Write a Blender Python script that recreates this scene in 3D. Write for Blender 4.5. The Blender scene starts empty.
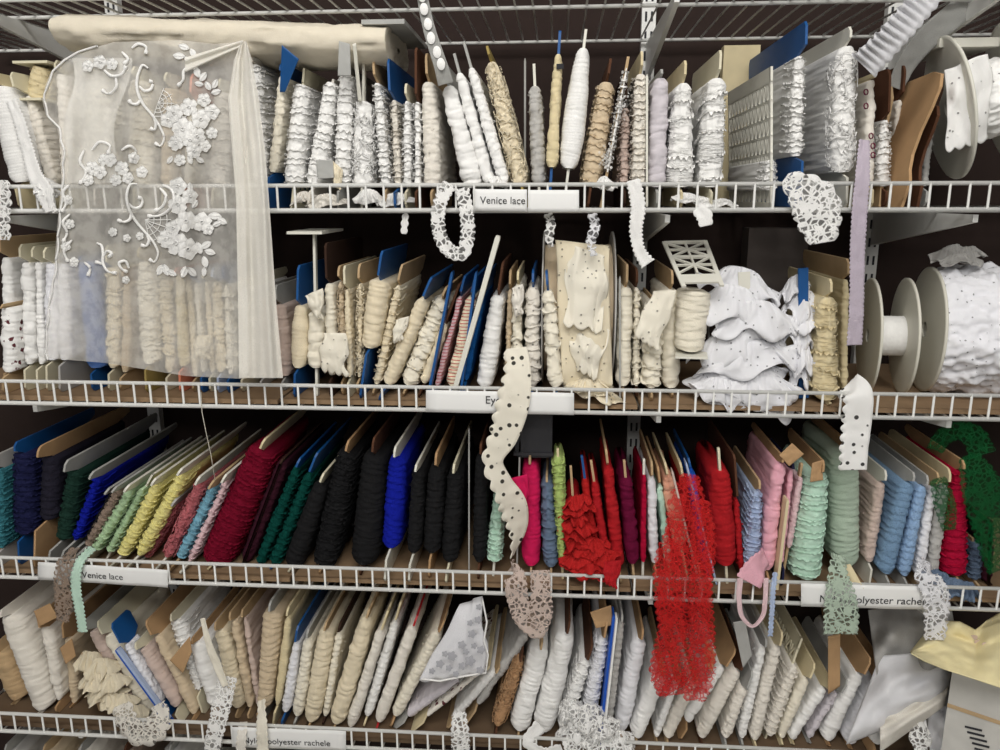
import bpy, math, random
import numpy as np
from math import sin, cos, pi, radians
from mathutils import Vector

SC = bpy.context.scene
COL = SC.collection
HC = 1.45                                   # camera height
FPX, PITCH, YAW, ROLL, DIST = 785.98, 0.22317, 0.07304, -0.0027, 1.1141
CAM = np.array([0.0, -DIST, HC])
_f = np.array([-sin(YAW)*cos(PITCH), cos(YAW)*cos(PITCH), -sin(PITCH)])
_r = np.array([cos(YAW), sin(YAW), 0.0])
_u = np.cross(_r, _f)
RR = _r*cos(ROLL) + _u*sin(ROLL)
UU = -_r*sin(ROLL) + _u*cos(ROLL)

def at(px, py, Y=0.0):
    """world point on the plane y=Y that the photograph shows at pixel (px, py)"""
    d = _f + RR*(px-500.0)/FPX - UU*(py-375.0)/FPX
    return CAM + d*((Y+DIST)/d[1])

TOP = {1: HC+0.0159, 2: HC-0.2736, 3: HC-0.5673, 4: HC-0.8563}
LIP = 0.0344
DECK = {k: v-LIP for k, v in TOP.items()}
DECK[0] = HC+0.265
DECK[5] = DECK[4]-0.29
LINER = {0: 0, 1: 0.002, 2: 0.009, 3: 0.009, 4: 0.009, 5: 0.0}
X0, X1 = -1.02, 0.86
WALLY = 0.375

# ------------------------------------------------------------------ materials
def lin(c):
    return tuple(((v/255)/12.92 if v/255 <= 0.04045 else ((v/255+0.055)/1.055)**2.4) for v in c) + (1.0,)

PAL = dict(
    white=(247,246,243), cool=(236,236,240), off=(236,230,219), cream=(235,222,194), ivory=(240,233,215), beige=(214,195,166),
    tan=(196,168,130), taupe=(150,132,118), grey=(190,188,184), lilac=(212,206,211), yellow=(236,226,150), butter=(240,226,178),
    palegreen=(178,205,165), mint=(196,228,208), sage=(180,197,178), lime=(178,200,120), teal=(60,120,130),
    rose=(196,112,118), pink=(238,178,192), palepink=(228,196,200), dusty=(207,187,176), peach=(240,178,150),
    lightblue=(130,180,200), sky=(150,180,215), steel=(125,155,185), slate=(105,122,145), powder=(176,192,222), denim=(84,116,176),
    royal=(22,34,158), navy=(22,26,66), ink=(28,26,40), black=(20,20,22), darkgreen=(20,52,42), forest=(14,92,46), bottle=(10,70,62),
    burgundy=(122,16,42), wine=(104,18,54), plum=(60,16,34), magenta=(214,34,92), crimson=(176,18,56), red=(178,34,40), scarlet=(184,38,38),
    blue=(24,84,146), bluestick=(30,88,190), kraft=(188,152,112), brown=(92,60,42), darkbrown=(58,38,28), straw=(226,211,172),
    plastic=(228,226,214), pvc=(226,219,192), greyboard=(176,176,172), coral=(232,140,110), charcoal=(52,52,56), olive=(170,150,90),
    tanfur=(190,150,112), wire=(226,226,222), mauve=(188,177,190))

MATS = {}
def nodes(name):
    m = bpy.data.materials.new(name); m.use_nodes = True
    nt = m.node_tree
    return m, nt, nt.nodes, nt.links, nt.nodes['Principled BSDF']

def mat(kind, colour):
    key = (kind, colour)
    if key in MATS: return MATS[key]
    c = lin(PAL[colour] if isinstance(colour, str) else colour)
    m, nt, N, L, P = nodes(f'{kind}_{colour}')
    tc = N.new('ShaderNodeTexCoord')
    def tex(t, scale, **kw):
        n = N.new(t); n.inputs['Scale'].default_value = scale
        L.new(tc.outputs['Object'], n.inputs['Vector'])
        for k, v in kw.items():
            if k in n.inputs: n.inputs[k].default_value = v
            else: setattr(n, k, v)
        return n
    def mixcol(fac, a, b):
        n = N.new('ShaderNodeMix'); n.data_type = 'RGBA'
        if isinstance(fac, float): n.inputs[0].default_value = fac
        else: L.new(fac, n.inputs[0])
        for i, s in ((6, a), (7, b)):
            if isinstance(s, tuple): n.inputs[i].default_value = s
            else: L.new(s, n.inputs[i])
        return n.outputs[2]
    def ramp(sock, p0, p1, v0=0.0, v1=1.0):
        n = N.new('ShaderNodeMapRange'); L.new(sock, n.inputs[0])
        n.inputs[1].default_value = p0; n.inputs[2].default_value = p1; n.inputs[3].default_value = v0; n.inputs[4].default_value = v1
        return n.outputs[0]
    def bump(sock, strength, dist=0.001):
        b = N.new('ShaderNodeBump'); b.inputs['Strength'].default_value = strength; b.inputs['Distance'].default_value = dist
        L.new(sock, b.inputs['Height']); L.new(b.outputs[0], P.inputs['Normal'])
    dk = lambda k: tuple(v*k for v in c[:3]) + (1.0,)
    def sss():
        P.inputs['Subsurface Weight'].default_value = 0.28; P.inputs['Subsurface Radius'].default_value = (1, 1, 1)
        P.inputs['Subsurface Scale'].default_value = 0.0035; P.inputs['Specular IOR Level'].default_value = 0.08
    P.inputs['Roughness'].default_value = 0.85
    P.inputs['Specular IOR Level'].default_value = 0.25
    dark = max(c[:3]) < 0.06
    if kind in ('lace', 'strip', 'net', 'film', 'veil'):
        v = tex('ShaderNodeTexVoronoi', 330.0, feature='DISTANCE_TO_EDGE')
        v2 = tex('ShaderNodeTexVoronoi', 130.0, feature='DISTANCE_TO_EDGE')
        n = tex('ShaderNodeTexNoise', 60.0, Detail=3.0)
        hole = ramp(v.outputs['Distance'], 0.10, 0.30)
        lowf = ramp(n.outputs['Fac'], 0.35, 0.65)
        L.new(mixcol(hole, c, dk((0.90 if min(c[:3]) > .35 else .74) if kind != 'net' else 1.0)), P.inputs['Base Color'])
        base = mixcol(lowf, P.inputs['Base Color'].links[0].from_socket, dk(0.93))
        L.new(base, P.inputs['Base Color'])
        bump(v.outputs['Distance'], (0.35 if min(c[:3]) > .35 else .7) if kind == 'lace' else 0.1, -0.0010)
        if not dark: sss()
        if kind in ('strip', 'veil'):     # openwork ribbon: real holes
            P.inputs['Alpha'].default_value = 1.0
            thread = ramp(v2.outputs['Distance'], 0.09, 0.15, 0.96 if kind == 'strip' else 0.52, 0.10 if kind == 'strip' else 0.10)
            nz = tex('ShaderNodeTexNoise', 85.0, Detail=2.0)
            motif = ramp(nz.outputs['Fac'], 0.53, 0.56, 0.0, 0.97 if kind == 'strip' else 0.42)
            mx = N.new('ShaderNodeMath'); mx.operation = 'MAXIMUM'
            L.new(thread, mx.inputs[0]); L.new(motif, mx.inputs[1])
            L.new(mx.outputs[0], P.inputs['Alpha'])
        if kind == 'net':
            P.inputs['Subsurface Weight'].default_value = 0.0
            nn = ramp(n.outputs['Fac'], 0.40, 0.60, 0.30, 0.42)
            L.new(nn, P.inputs['Alpha'])
            P.inputs['Transmission Weight'].default_value = 0.0
        if kind == 'film':
            P.inputs['Alpha'].default_value = 0.74
    elif kind == 'cloth':
        n = tex('ShaderNodeTexNoise', 45.0, Detail=4.0)
        n2 = tex('ShaderNodeTexNoise', 700.0, Detail=2.0)
        L.new(mixcol(ramp(n.outputs['Fac'], 0.3, 0.7), c, dk(0.93)), P.inputs['Base Color'])
        bump(n2.outputs['Fac'], 0.4, 0.0010)
        if not dark: sss()
    elif kind in ('eyelet', 'cutwork'):
        v = tex('ShaderNodeTexVoronoi', 95.0 if kind == 'eyelet' else 68.0, feature='F1'); v.inputs['Randomness'].default_value = 0.75
        n2 = tex('ShaderNodeTexNoise', 500.0, Detail=2.0)
        k_ = 1.0 if kind == 'eyelet' else 1.55
        h = ramp(v.outputs['Distance'], 0.13*k_, 0.16*k_, 1.0, 0.0)
        ring = ramp(v.outputs['Distance'], 0.17, 0.28, 1.0, 0.0)
        L.new(mixcol(h, c, dk(0.32 if kind == 'eyelet' else 0.06)), P.inputs['Base Color'])
        bump(ring, 0.4, 0.0012)
        sss()
    elif kind == 'print':       # red checks woven into a trim
        w = tex('ShaderNodeTexWave', 62.0, bands_direction='Z')
        L.new(mixcol(ramp(w.outputs['Fac'], 0.86, 0.90), c, lin((190, 30, 50))), P.inputs['Base Color'])
    elif kind == 'floral':      # maroon flowers printed on white
        v = tex('ShaderNodeTexVoronoi', 75.0, feature='F1')
        n = tex('ShaderNodeTexNoise', 160.0, Detail=2.0)
        a = N.new('ShaderNodeMath'); a.operation = 'ADD'
        L.new(v.outputs['Distance'], a.inputs[0]); L.new(n.outputs['Fac'], a.inputs[1])
        L.new(mixcol(ramp(a.outputs[0], 0.72, 0.80, 1.0, 0.0), c, lin((96, 44, 50))), P.inputs['Base Color'])
    elif kind == 'board':       # plain or corrugated card
        n = tex('ShaderNodeTexNoise', 30.0, Detail=5.0)
        n2 = tex('ShaderNodeTexNoise', 260.0, Detail=2.0)
        L.new(mixcol(ramp(n.outputs['Fac'], 0.3, 0.7), c, dk(0.86)), P.inputs['Base Color'])
        bump(n2.outputs['Fac'], 0.15, 0.0006)
    elif kind == 'plastic':
        n = tex('ShaderNodeTexNoise', 18.0, Detail=3.0)
        L.new(mixcol(ramp(n.outputs['Fac'], 0.3, 0.7), c, dk(0.94)), P.inputs['Base Color'])
        P.inputs['Roughness'].default_value = 0.45; P.inputs['Specular IOR Level'].default_value = 0.4
    elif kind == 'metal':
        n = tex('ShaderNodeTexNoise', 40.0, Detail=3.0)
        L.new(mixcol(ramp(n.outputs['Fac'], 0.35, 0.75), c, dk(0.97)), P.inputs['Base Color'])
        P.inputs['Roughness'].default_value = 0.35; P.inputs['Specular IOR Level'].default_value = 0.5
    elif kind == 'flat':
        P.inputs['Base Color'].default_value = c
    MATS[key] = m
    return m

# ------------------------------------------------------------------ mesh helpers
def link(name, me, parent=None, m=None, loc=None):
    o = bpy.data.objects.new(name, me); COL.objects.link(o)
    if m is not None: me.materials.append(m)
    if parent is not None: o.parent = parent
    if loc is not None: o.location = loc
    return o

def mesh_np(V, quads=None, tris=None, smooth=True):
    me = bpy.data.meshes.new('m')
    V = np.asarray(V, np.float32).reshape(-1, 3)
    fs = []
    if quads is not None and len(quads): fs.append(np.asarray(quads, np.int32).reshape(-1, 4))
    if tris is not None and len(tris): fs.append(np.asarray(tris, np.int32).reshape(-1, 3))
    nl = sum(f.size for f in fs); npoly = sum(len(f) for f in fs)
    me.vertices.add(len(V)); me.vertices.foreach_set('co', V.ravel())
    me.loops.add(nl); me.loops.foreach_set('vertex_index', np.concatenate([f.ravel() for f in fs]))
    me.polygons.add(npoly)
    st, a = [], 0
    for f in fs:
        k = f.shape[1]; st.append(a + k*np.arange(len(f))); a += f.size
    me.polygons.foreach_set('loop_start', np.concatenate(st).astype(np.int32))
    me.polygons.foreach_set('use_smooth', np.full(npoly, smooth))
    me.update(calc_edges=True); me.validate()
    return me

class MB:
    """collects shapes into one mesh"""
    def __init__(s): s.V = []; s.Q = []; s.T = []; s.P = []; s.n = 0
    def add(s, V, Q=None, T=None):
        V = np.asarray(V, float).reshape(-1, 3)
        if Q is not None and len(Q): s.Q.append(np.asarray(Q)+s.n)
        if T is not None and len(T): s.T.append(np.asarray(T)+s.n)
        s.V.append(V); s.n += len(V)
    def grid(s, G, closed=False):
        """G: (rows, cols, 3)"""
        r, c = G.shape[:2]
        i = np.arange(r*c).reshape(r, c)
        if closed: i = np.concatenate([i, i[:, :1]], 1)
        q = np.stack([i[:-1, :-1], i[:-1, 1:], i[1:, 1:], i[1:, :-1]], -1).reshape(-1, 4)
        s.add(G.reshape(-1, 3), q)
    def tube(s, pts, r, k=6, cap=True):
        pts = np.asarray(pts, float); n = len(pts)
        rr = np.broadcast_to(np.asarray(r, float), (n,))
        t = np.gradient(pts, axis=0); t /= np.linalg.norm(t, axis=1)[:, None]+1e-12
        ref = np.array([0, 0, 1.0]) if abs(t[0][2]) < 0.9 else np.array([1.0, 0, 0])
        a = np.cross(t, ref); a /= np.linalg.norm(a, axis=1)[:, None]+1e-12
        b = np.cross(t, a)
        th = np.arange(k)*2*pi/k
        G = pts[:, None] + rr[:, None, None]*(a[:, None]*np.cos(th)[None, :, None] + b[:, None]*np.sin(th)[None, :, None])
        b0 = s.n
        s.grid(G, closed=True)
        if cap:
            for base, cpt in ((b0, pts[0]), (b0+(n-1)*k, pts[-1])):
                ci = s.n; s.V.append(cpt.reshape(1, 3)); s.n += 1
                s.T.append(np.array([[base+j, base+(j+1) % k, ci] for j in range(k)]))
    def box(s, lo, hi):
        x0, y0, z0 = lo; x1, y1, z1 = hi
        V = [(x0,y0,z0),(x1,y0,z0),(x1,y1,z0),(x0,y1,z0),(x0,y0,z1),(x1,y0,z1),(x1,y1,z1),(x0,y1,z1)]
        s.add(V, [(0,3,2,1),(4,5,6,7),(0,1,5,4),(1,2,6,5),(2,3,7,6),(3,0,4,7)])
    def bar(s, p, q, w, t, up):
        """rectangular bar from p to q, w across (in plane perpendicular to 'up'), t along 'up'"""
        p = np.asarray(p, float); q = np.asarray(q, float); up = np.asarray(up, float)
        d = q-p; d /= np.linalg.norm(d)+1e-12; sd = np.cross(d, up)*w/2; uh = up*t/2
        V = [p-sd-uh, p+sd-uh, p+sd+uh, p-sd+uh, q-sd-uh, q+sd-uh, q+sd+uh, q-sd+uh]
        s.add(V, [(0,3,2,1),(4,5,6,7),(0,1,5,4),(1,2,6,5),(2,3,7,6),(3,0,4,7)])
    def prism(s, pts, off):
        """polygon extruded by the vector off"""
        pts = np.asarray(pts, float); k = len(pts); b0 = s.n
        s.add(np.concatenate([pts, pts+off]), [(j, (j+1) % k, k+(j+1) % k, k+j) for j in range(k)])
        s.P.append([b0+j for j in range(k)][::-1]); s.P.append([b0+k+j for j in range(k)])
    def build(s, name, m, parent=None, origin=None, smooth=True):
        V = np.concatenate(s.V)
        o0 = np.array(origin) if origin is not None else np.zeros(3)
        V = V-o0
        if s.P:
            F = [tuple(int(v) for v in f) for q in s.Q for f in q] + [tuple(int(v) for v in f) for q in s.T for f in q] + [tuple(p) for p in s.P]
            me = bpy.data.meshes.new('m'); me.from_pydata([tuple(v) for v in V], [], F)
            me.polygons.foreach_set('use_smooth', np.full(len(F), smooth)); me.validate()
        else:
            me = mesh_np(V, np.concatenate(s.Q) if s.Q else None, np.concatenate(s.T) if s.T else None, smooth)
        return link(name, me, parent, m, None if parent is not None else (tuple(o0) if origin is not None else None))

def thing(name, loc, label, cat, group=None):
    o = bpy.data.objects.new(name, None); COL.objects.link(o)
    o.empty_display_size = 0.02
    o.location = tuple(loc); o['label'] = label; o['category'] = cat
    if group: o['group'] = group
    return o
def tag(o, label, cat, group=None):
    o['label'] = label; o['category'] = cat
    if group: o['group'] = group
    return o

_T = np.random.RandomState(5).rand(128, 128)
def vn(x, y, seed=0):
    """2-d value noise in -1..1"""
    x = np.asarray(x)+seed*17.31; y = np.asarray(y)+seed*5.77
    xi = np.floor(x).astype(int); yi = np.floor(y).astype(int)
    fx = x-xi; fy = y-yi; fx = fx*fx*(3-2*fx); fy = fy*fy*(3-2*fy)
    g = lambda a, b: _T[a % 128, b % 128]
    return 2*((g(xi, yi)*(1-fx)+g(xi+1, yi)*fx)*(1-fy)+(g(xi, yi+1)*(1-fx)+g(xi+1, yi+1)*fx)*fy)-1

# ------------------------------------------------------------------ lace wound on a card
#        band height, kind of material, frill height, picot loops, cords, bulge
STY = dict(sm=(.013, 'cloth', 0, 0, 0, .10), pf=(.017, 'cloth', 0, 0, 0, .12), cd=(.0042, 'lace', 0, 0, 0, .45),
           rf=(.0115, 'lace', .0026, 70, 0, .10), fz=(.009, 'lace', .0025, 130, 0, .10), cu=(.012, 'lace', 0, 60, 90, .12),
           ey=(.019, 'eyelet', .004, 0, 0, .12), sc=(.012, 'lace', 0, 0, 0, .06), pl=(.028, 'cloth', .005, 0, 80, .10),
           la=(.011, 'lace', 0, 12, 0, .10), rd=(.016, 'print', 0, 0, 0, .05), fl=(.02, 'floral', 0, 0, 0, .1))

def body(Pt, Pb, wt, wb, L, style, seed):
    rng = np.random.RandomState(seed)
    bh, kind, fh, nl, ncord, bul = STY[style]
    ax = Pt-Pb; h = np.linalg.norm(ax); u = ax/h
    n = np.array([u[2], 0, -u[0]]); yv = np.array([0, 1.0, 0])
    M = int(min(max(h/.00135, 36), 120)); NF = 15; NS = 9
    t = np.linspace(0, 1, M)[:, None]
    end = np.clip(np.minimum(t, 1-t)/.07, 0, 1); prof = (.5+.5*np.sqrt(end*(2-end)))*(1+bul*(4*t*(1-t)-.6))
    prof = prof*(1+.05*vn(t*5, 0*t, seed))
    a = .5*(wb+(wt-wb)*t)*prof
    a = np.minimum(a, L*.45)
    th = np.linspace(-pi/2, pi/2, NF)
    k = (np.linspace(0, 1, NS+1)[1:])**1.4
    th2 = np.linspace(pi/2, 3*pi/2, 5)[1:-1]
    am = float(a.mean()); Ls = max(L-2*am, 1e-3)
    pn = np.concatenate([a*np.sin(th), a+0*k, a*np.sin(th2), -a+0*k[::-1]], 1)
    py = np.concatenate([a-a*np.cos(th), a+k*(L-2*a), (L-a)-a*np.cos(th2), a+k[::-1]*(L-2*a)], 1)
    nn = np.concatenate([np.sin(th), 1+0*k, np.sin(th2), -1+0*k])[None]
    ny = np.concatenate([-np.cos(th), 0*k, -np.cos(th2), 0*k])[None]
    s = np.concatenate([th*am, am*pi/2+k*Ls, am*pi/2+Ls+(th2-pi/2)*am, -am*pi/2-k[::-1]*Ls])[None]
    hh = t*h
    nb = h/bh
    jit = .75*vn(hh/(bh*1.9), s/.035, seed+1) + .3*vn(hh/(bh*.9), s/.02, seed+21)
    sl = rng.uniform(-1.3, 1.3)
    p = hh/bh + sl*s/.03*.25 + jit
    d = np.zeros_like(s+t)
    if style in ('sm', 'rd', 'fl'):
        fr = p % 1; cr = np.minimum(fr, 1-fr); d = .0008*(1-np.exp(-cr/.07))*(.6+.8*vn(np.floor(p)*3.1, s/.03, seed)) + .0014*vn(hh/.020, s/.014, seed+2) + .0009*vn(hh/.0035, s/.016, seed+3) + .0009*vn(hh/.009+s/.006, s/.02, seed+6)
    elif style == 'pf':
        fr = p % 1; d = .0024*np.sqrt(np.abs(np.sin(pi*fr)))*(.7+.6*vn(np.floor(p)*2.3, s/.03, seed+8)) + .0016*vn(hh/.010, s/.008, seed+2) + .0006*vn(hh/.003, s/.01, seed)
    elif style == 'cd':
        fr = p % 1; d = .0009*np.abs(np.sin(pi*fr)) + .0012*vn(hh/.012, s/.02, seed+2)
    elif style == 'rf':
        fr = p % 1; d = .0013*(1-fr)*(.7+.5*vn(s/.005, np.floor(p)*2.1, seed)) + .0012*vn(hh/.006, s/.006, seed+2) + .0008*vn(hh/.003, s/.003, seed+4)
    elif style == 'fz':
        d = .0016*vn(hh/.006, s/.006, seed+2) + .0012*vn(hh/.0028, s/.003, seed+4)
    elif style == 'cu':
        d = .0016*vn(hh/.005, s/.005, seed+2) + .0010*vn(hh/.0028, s/.003, seed+4)
    elif style == 'ey':
        pp = p + .22*np.abs(np.sin(pi*s/.011)); fr = pp % 1
        d = .0040*(1-fr)**1.3*(.75+.5*vn(np.floor(pp), s/.015, seed)) + .0018*vn(hh/.010, s/.010, seed+2) + .0007*vn(hh/.003, s/.004, seed+5)
    elif style == 'sc':
        pp = p + .33*np.abs(np.sin(pi*s/.008)); fr = pp % 1
        d = .0020*(1-fr) + .0007*vn(hh/.006, s/.006, seed+2)
    elif style == 'pl':
        fr = p % 1; d = .0018*(1-fr) + .0024*vn(hh/.030+s/.03, s/.0035, seed+2) + .0012*vn(hh/.006, s/.003, seed+5)
    elif style == 'la':
        pp = p + .18*np.abs(np.sin(pi*s/.006)); fr = pp % 1
        d = .0014*(1-fr) + .0011*vn(hh/.006, s/.006, seed+2) + .0007*vn(hh/.003, s/.003, seed+4)
    d = d*np.clip(end*1.5, .15, 1)*min(1, am/.008+.35)
    base = Pb + u*0
    B = base[None, None] + (t*h)[:, :, None]*u + pn[:, :, None]*n + py[:, :, None]*yv
    Nrm = nn[:, :, None]*n + ny[:, :, None]*yv
    G = B + d[:, :, None]*Nrm
    mb = MB()
    mb.grid(G, closed=True)
    NN = G.shape[1]
    for row, flip in ((0, 1), (M-1, 0)):
        ci = mb.n; mb.V.append(G[row].mean(0).reshape(1, 3)); mb.n += 1
        mb.T.append(np.array([[row*NN+j, row*NN+(j+1) % NN, ci] for j in range(NN)]))
    # a continuous function of the surface (front and near sides), for frills and loops
    side = min(.05, Ls)
    smax = am*pi/2 + side
    def surf(tt, ss):
        tt = np.clip(tt, 0, 1); al = np.interp(tt.ravel(), t[:, 0], a[:, 0]).reshape(tt.shape)
        sa = np.clip(ss, -am*pi/2, am*pi/2)/am
        ex = np.abs(ss)-am*pi/2
        on = al*np.sin(sa); oy = np.where(ex > 0, al+ex, al-al*np.cos(sa))
        P = base + (tt*h)[..., None]*u + on[..., None]*n + oy[..., None]*yv
        Nm = np.sin(sa)[..., None]*n - np.where(ex > 0, 0, np.cos(sa))[..., None]*yv
        return P, Nm
    if fh:
        lam = .007 if style != 'ey' else .016
        if style == 'pl': lam = .005
        K = int(2*smax/lam*5); ss = np.linspace(-smax, smax, K)
        nbn = int(nb)
        for b in range(nbn):
            if style == 'ey' and rng.rand() < .3: continue
            tc = (b+.5+rng.uniform(-.25, .25))/nbn
            ttv = tc + (sl*ss/.03*-.25 + .25*vn(ss/.02, 0*ss, seed+b))*bh/h
            tt = np.clip(ttv, .02, .98)
            P, Nm = surf(tt, ss)
            ph = rng.rand()*6.28
            env = np.clip((smax-np.abs(ss))/.01, 0, 1)
            amp = (fh*(.75+.35*vn(ss/.012, 0*ss+b, seed+3)))*env
            rip = .45*np.sin(2*pi*ss/lam+ph+3*vn(ss/.014, 0*ss, seed+b+7)) + .9*vn(ss/(lam*.45), 0*ss+b, seed+11)
            droop = rng.uniform(-.7, .1)
            rows = [P-.001*Nm]
            for f in (.55, 1.0):
                rows.append(P + Nm*(f*amp+.001)[:, None] + u*(f*amp*(rip*.8+droop))[:, None])
            mb.grid(np.stack(rows))
    for q in range(nl):
        tt = np.array(rng.uniform(.03, .97)); ss = np.array(rng.uniform(-1, 1)*(am*pi/2+.02))
        P, Nm = surf(tt, ss)
        r0 = rng.uniform(.0009, .0018); e1 = Nm + rng.normal(size=3)*.35; e1 /= np.linalg.norm(e1)
        e2 = np.cross(e1, rng.normal(size=3)); e2 /= np.linalg.norm(e2)
        an = np.linspace(0, 2*pi, 8)[:-1]
        c0 = P + e1*(r0*1.2+.0008)
        ring = np.stack([c0+e1*(rr*np.cos(an))[:, None]*1.2+e2*(rr*np.sin(an))[:, None]+np.cross(e1, e2)*o for rr, o in ((r0, .0003), (r0*.55, .0), (r0, -.0003))])
        mb.grid(ring, closed=True)
    for q in range(ncord):
        kk = 10
        t0 = rng.uniform(.03, .95); s0 = rng.uniform(-1, 1)*(am*pi/2+.015)
        st = np.cumsum(rng.normal(size=(kk, 2))*.0022+rng.normal(size=2)*.0012, 0) if style == 'cu' else np.outer(np.linspace(0, 1, kk), [rng.normal()*.004, .03*rng.choice([-1, 1])]) + rng.normal(size=(kk, 2))*.0004
        tt = np.clip(t0+st[:, 0]/h, .01, .99); ss = np.clip(s0+st[:, 1], -smax, smax)
        P, Nm = surf(tt, ss)
        mb.tube(P+Nm*(rng.uniform(.002, .0036) if style == 'cu' else .0028), .00075 if style == 'cu' else .0005, 4, cap=False)
    return mb, u, n

def card_poly(y0, y1, h0, hb, ht, h1, ov, waist, ch, rnd, stick):
    """outline of the winding card in (depth, height): flanges below hb and above ht, a waist between"""
    def corner(y, h, sy, sh):
        if rnd:
            r = min(ch*2.2, abs(h1-ht)*.48+.002)
            return [(y+sy*(r-r*cos(a)), h+sh*(r-r*sin(a))) for a in np.linspace(0, pi/2, 5)]
        return [(y, h+sh*ch), (y+sy*ch, h)]
    if stick:
        return [(y0, h0), (y1, h0), (y1, h1-.002), (y1-.002, h1), (y0+.002, h1), (y0, h1-.002)]
    f, b = y0-ov, y1+ov
    w0, w1 = y0+waist, y1-waist
    P = []
    top = h1 > ht+.006
    if top: P += [(w0, ht+.001), (f, ht+min(.010, (h1-ht)*.4))] + corner(f, h1, 1, -1) + corner(b, h1, -1, -1)[::-1] + [(b, ht+min(.010, (h1-ht)*.4)), (w1, ht+.001)]
    else: P += [(w0, h1), (w1, h1)]
    if h0 < hb-.004: P += [(w1, hb-.001), (b, hb-min(.008, (hb-h0)*.4))] + corner(b, h0, -1, 1) + corner(f, h0, 1, 1)[::-1] + [(f, hb-min(.008, (hb-h0)*.4)), (w0, hb-.001)]
    else: P += [(w1, h0), (w0, h0)]
    return P

EXT = dict(rf=.0027, fz=.0030, cu=.0032, ey=.0030, pl=.0036, pf=.0016, la=.0014, sm=.0008, sc=.0016)
SEED = [10]
GROUP = {1: 'lace wound on cards on the shelf labelled Venice lace at the top', 2: 'lace wound on cards on the shelf labelled Eyelet',
         3: 'coloured lace wound on cards on the third shelf', 4: 'lace wound on cards on the lowest visible shelf', 5: 'card tops under the lowest visible shelf'}

QUEUE = []
def item(*a, **k): QUEUE.append([list(a), k])
def build_item(row, tx, ty, bx, by, w, sty, colour, card, label, L=.19, Y=.03, name='lace_card', cat='lace card'):
    """one wound card. pixels of the lace's front edge top and bottom, width(s) in pixels, card='colour up_px flags'"""
    SEED[0] += 1; seed = SEED[0]
    wt, wb = w if isinstance(w, tuple) else (w, w)
    Pt, Pb = at(tx, ty, Y), at(bx, by, Y)
    px = np.linalg.norm(at(tx+1, ty, Y)-at(tx, ty, Y))
    floor = DECK[row]+LINER[row]+.001
    u = (Pt-Pb)/np.linalg.norm(Pt-Pb)
    if Pb[2] < floor+.006: Pb = Pb + u*((floor+.006-Pb[2])/u[2])
    cosl = max(.45, u[2])
    cs = card.split(); ccol = cs[0] if cs else 'pvc'; up = float(cs[1])*px if len(cs) > 1 else 0.0
    fl = cs[2] if len(cs) > 2 else ''
    if 'd' in fl: L = .12
    if 'k' in fl: L = .26
    root = thing(name, (Pb[0], Y, floor), label, cat, GROUP[row])
    o = np.array(root.location)
    ex = EXT.get(sty, .001)*.7
    mb, u, n = body(Pt, Pb, max(wt*px*cosl-ex, .5*wt*px*cosl), max(wb*px*cosl-ex, .5*wb*px*cosl), L, sty, seed)
    lace = mb.build('wound_lace', mat(STY[sty][1], colour), root, o)
    # the card
    h = np.linalg.norm(Pt-Pb)
    h0 = -(Pb[2]-floor)/u[2] if 'n' not in fl else -.004
    hm = min(wt, wb)*px*cosl
    tk = .0032 if 's' not in fl else .0036
    if up > 0 or 'n' not in fl:
        stick = 's' in fl
        ov = .010 if 'o' not in fl else .026
        if stick: pts = card_poly(Y+.006 if 'f' not in fl else Y-.004, Y+.015 if 'f' not in fl else Y+.010, h0, 0, h, h+max(up, .001), 0, 0, 0, 0, True)
        else: pts = card_poly(Y, Y+L, h0, 0.0, h, h+max(up, .001), ov, min(.012, L*.2), .006, 'r' in fl, False)
        P3 = [Pb*1.0 + u*q - np.array([0, Y, 0]) + np.array([0, y, 0]) for y, q in pts]
        cm = MB()
        if 'l' in fl:   # openwork plastic card: rim and struts
            y0, y1 = (Y-.004 if 'k' in fl else Y+.012), Y+L+.010
            A = lambda y, q: Pb + u*q + np.array([0, y-Y, 0])
            hb_, ht_ = h0+.003, h+up
            w = .007
            cm.bar(A(y0, ht_-.010), A(y1, ht_-.010), .020, tk, n); cm.bar(A(y0, hb_), A(y1, hb_), w, tk, n)
            cm.bar(A(y0+.004, hb_), A(y0+.004, ht_), w, tk, n); cm.bar(A(y1-.004, hb_), A(y1-.004, ht_), w, tk, n)
            k = max(3, int((y1-y0)/.022)); rws = max(2, int((ht_-hb_)/.024))
            for q in range(rws):
                ha, hc = hb_+(ht_-.02-hb_)*q/rws, hb_+(ht_-.02-hb_)*(q+1)/rws
                cm.bar(A(y0, hc), A(y1, hc), .0030, tk*.8, n)
                for j in range(k):
                    ya, yb = y0+(y1-y0)*j/k, y0+(y1-y0)*(j+1)/k
                    cm.bar(A(ya, ha), A((ya+yb)/2, hc), .0030, tk*.8, n); cm.bar(A((ya+yb)/2, hc), A(yb, ha), .0030, tk*.8, n)
            for j in range(1, k): cm.bar(A(y0+(y1-y0)*j/k, hb_), A(y0+(y1-y0)*j/k, ht_-.012), .0030, tk*.8, n)
        else:
            cm.prism(np.array(P3)-n*tk/2, n*tk)
        ck = 'board' if ccol in ('kraft', 'brown', 'darkbrown', 'greyboard', 'tan', 'straw', 'olive') else 'plastic'
        cm.build('card', mat(ck, ccol), root, o, smooth=False)
    root['_f'] = 0
    del root['_f']
    return root, o

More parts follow.
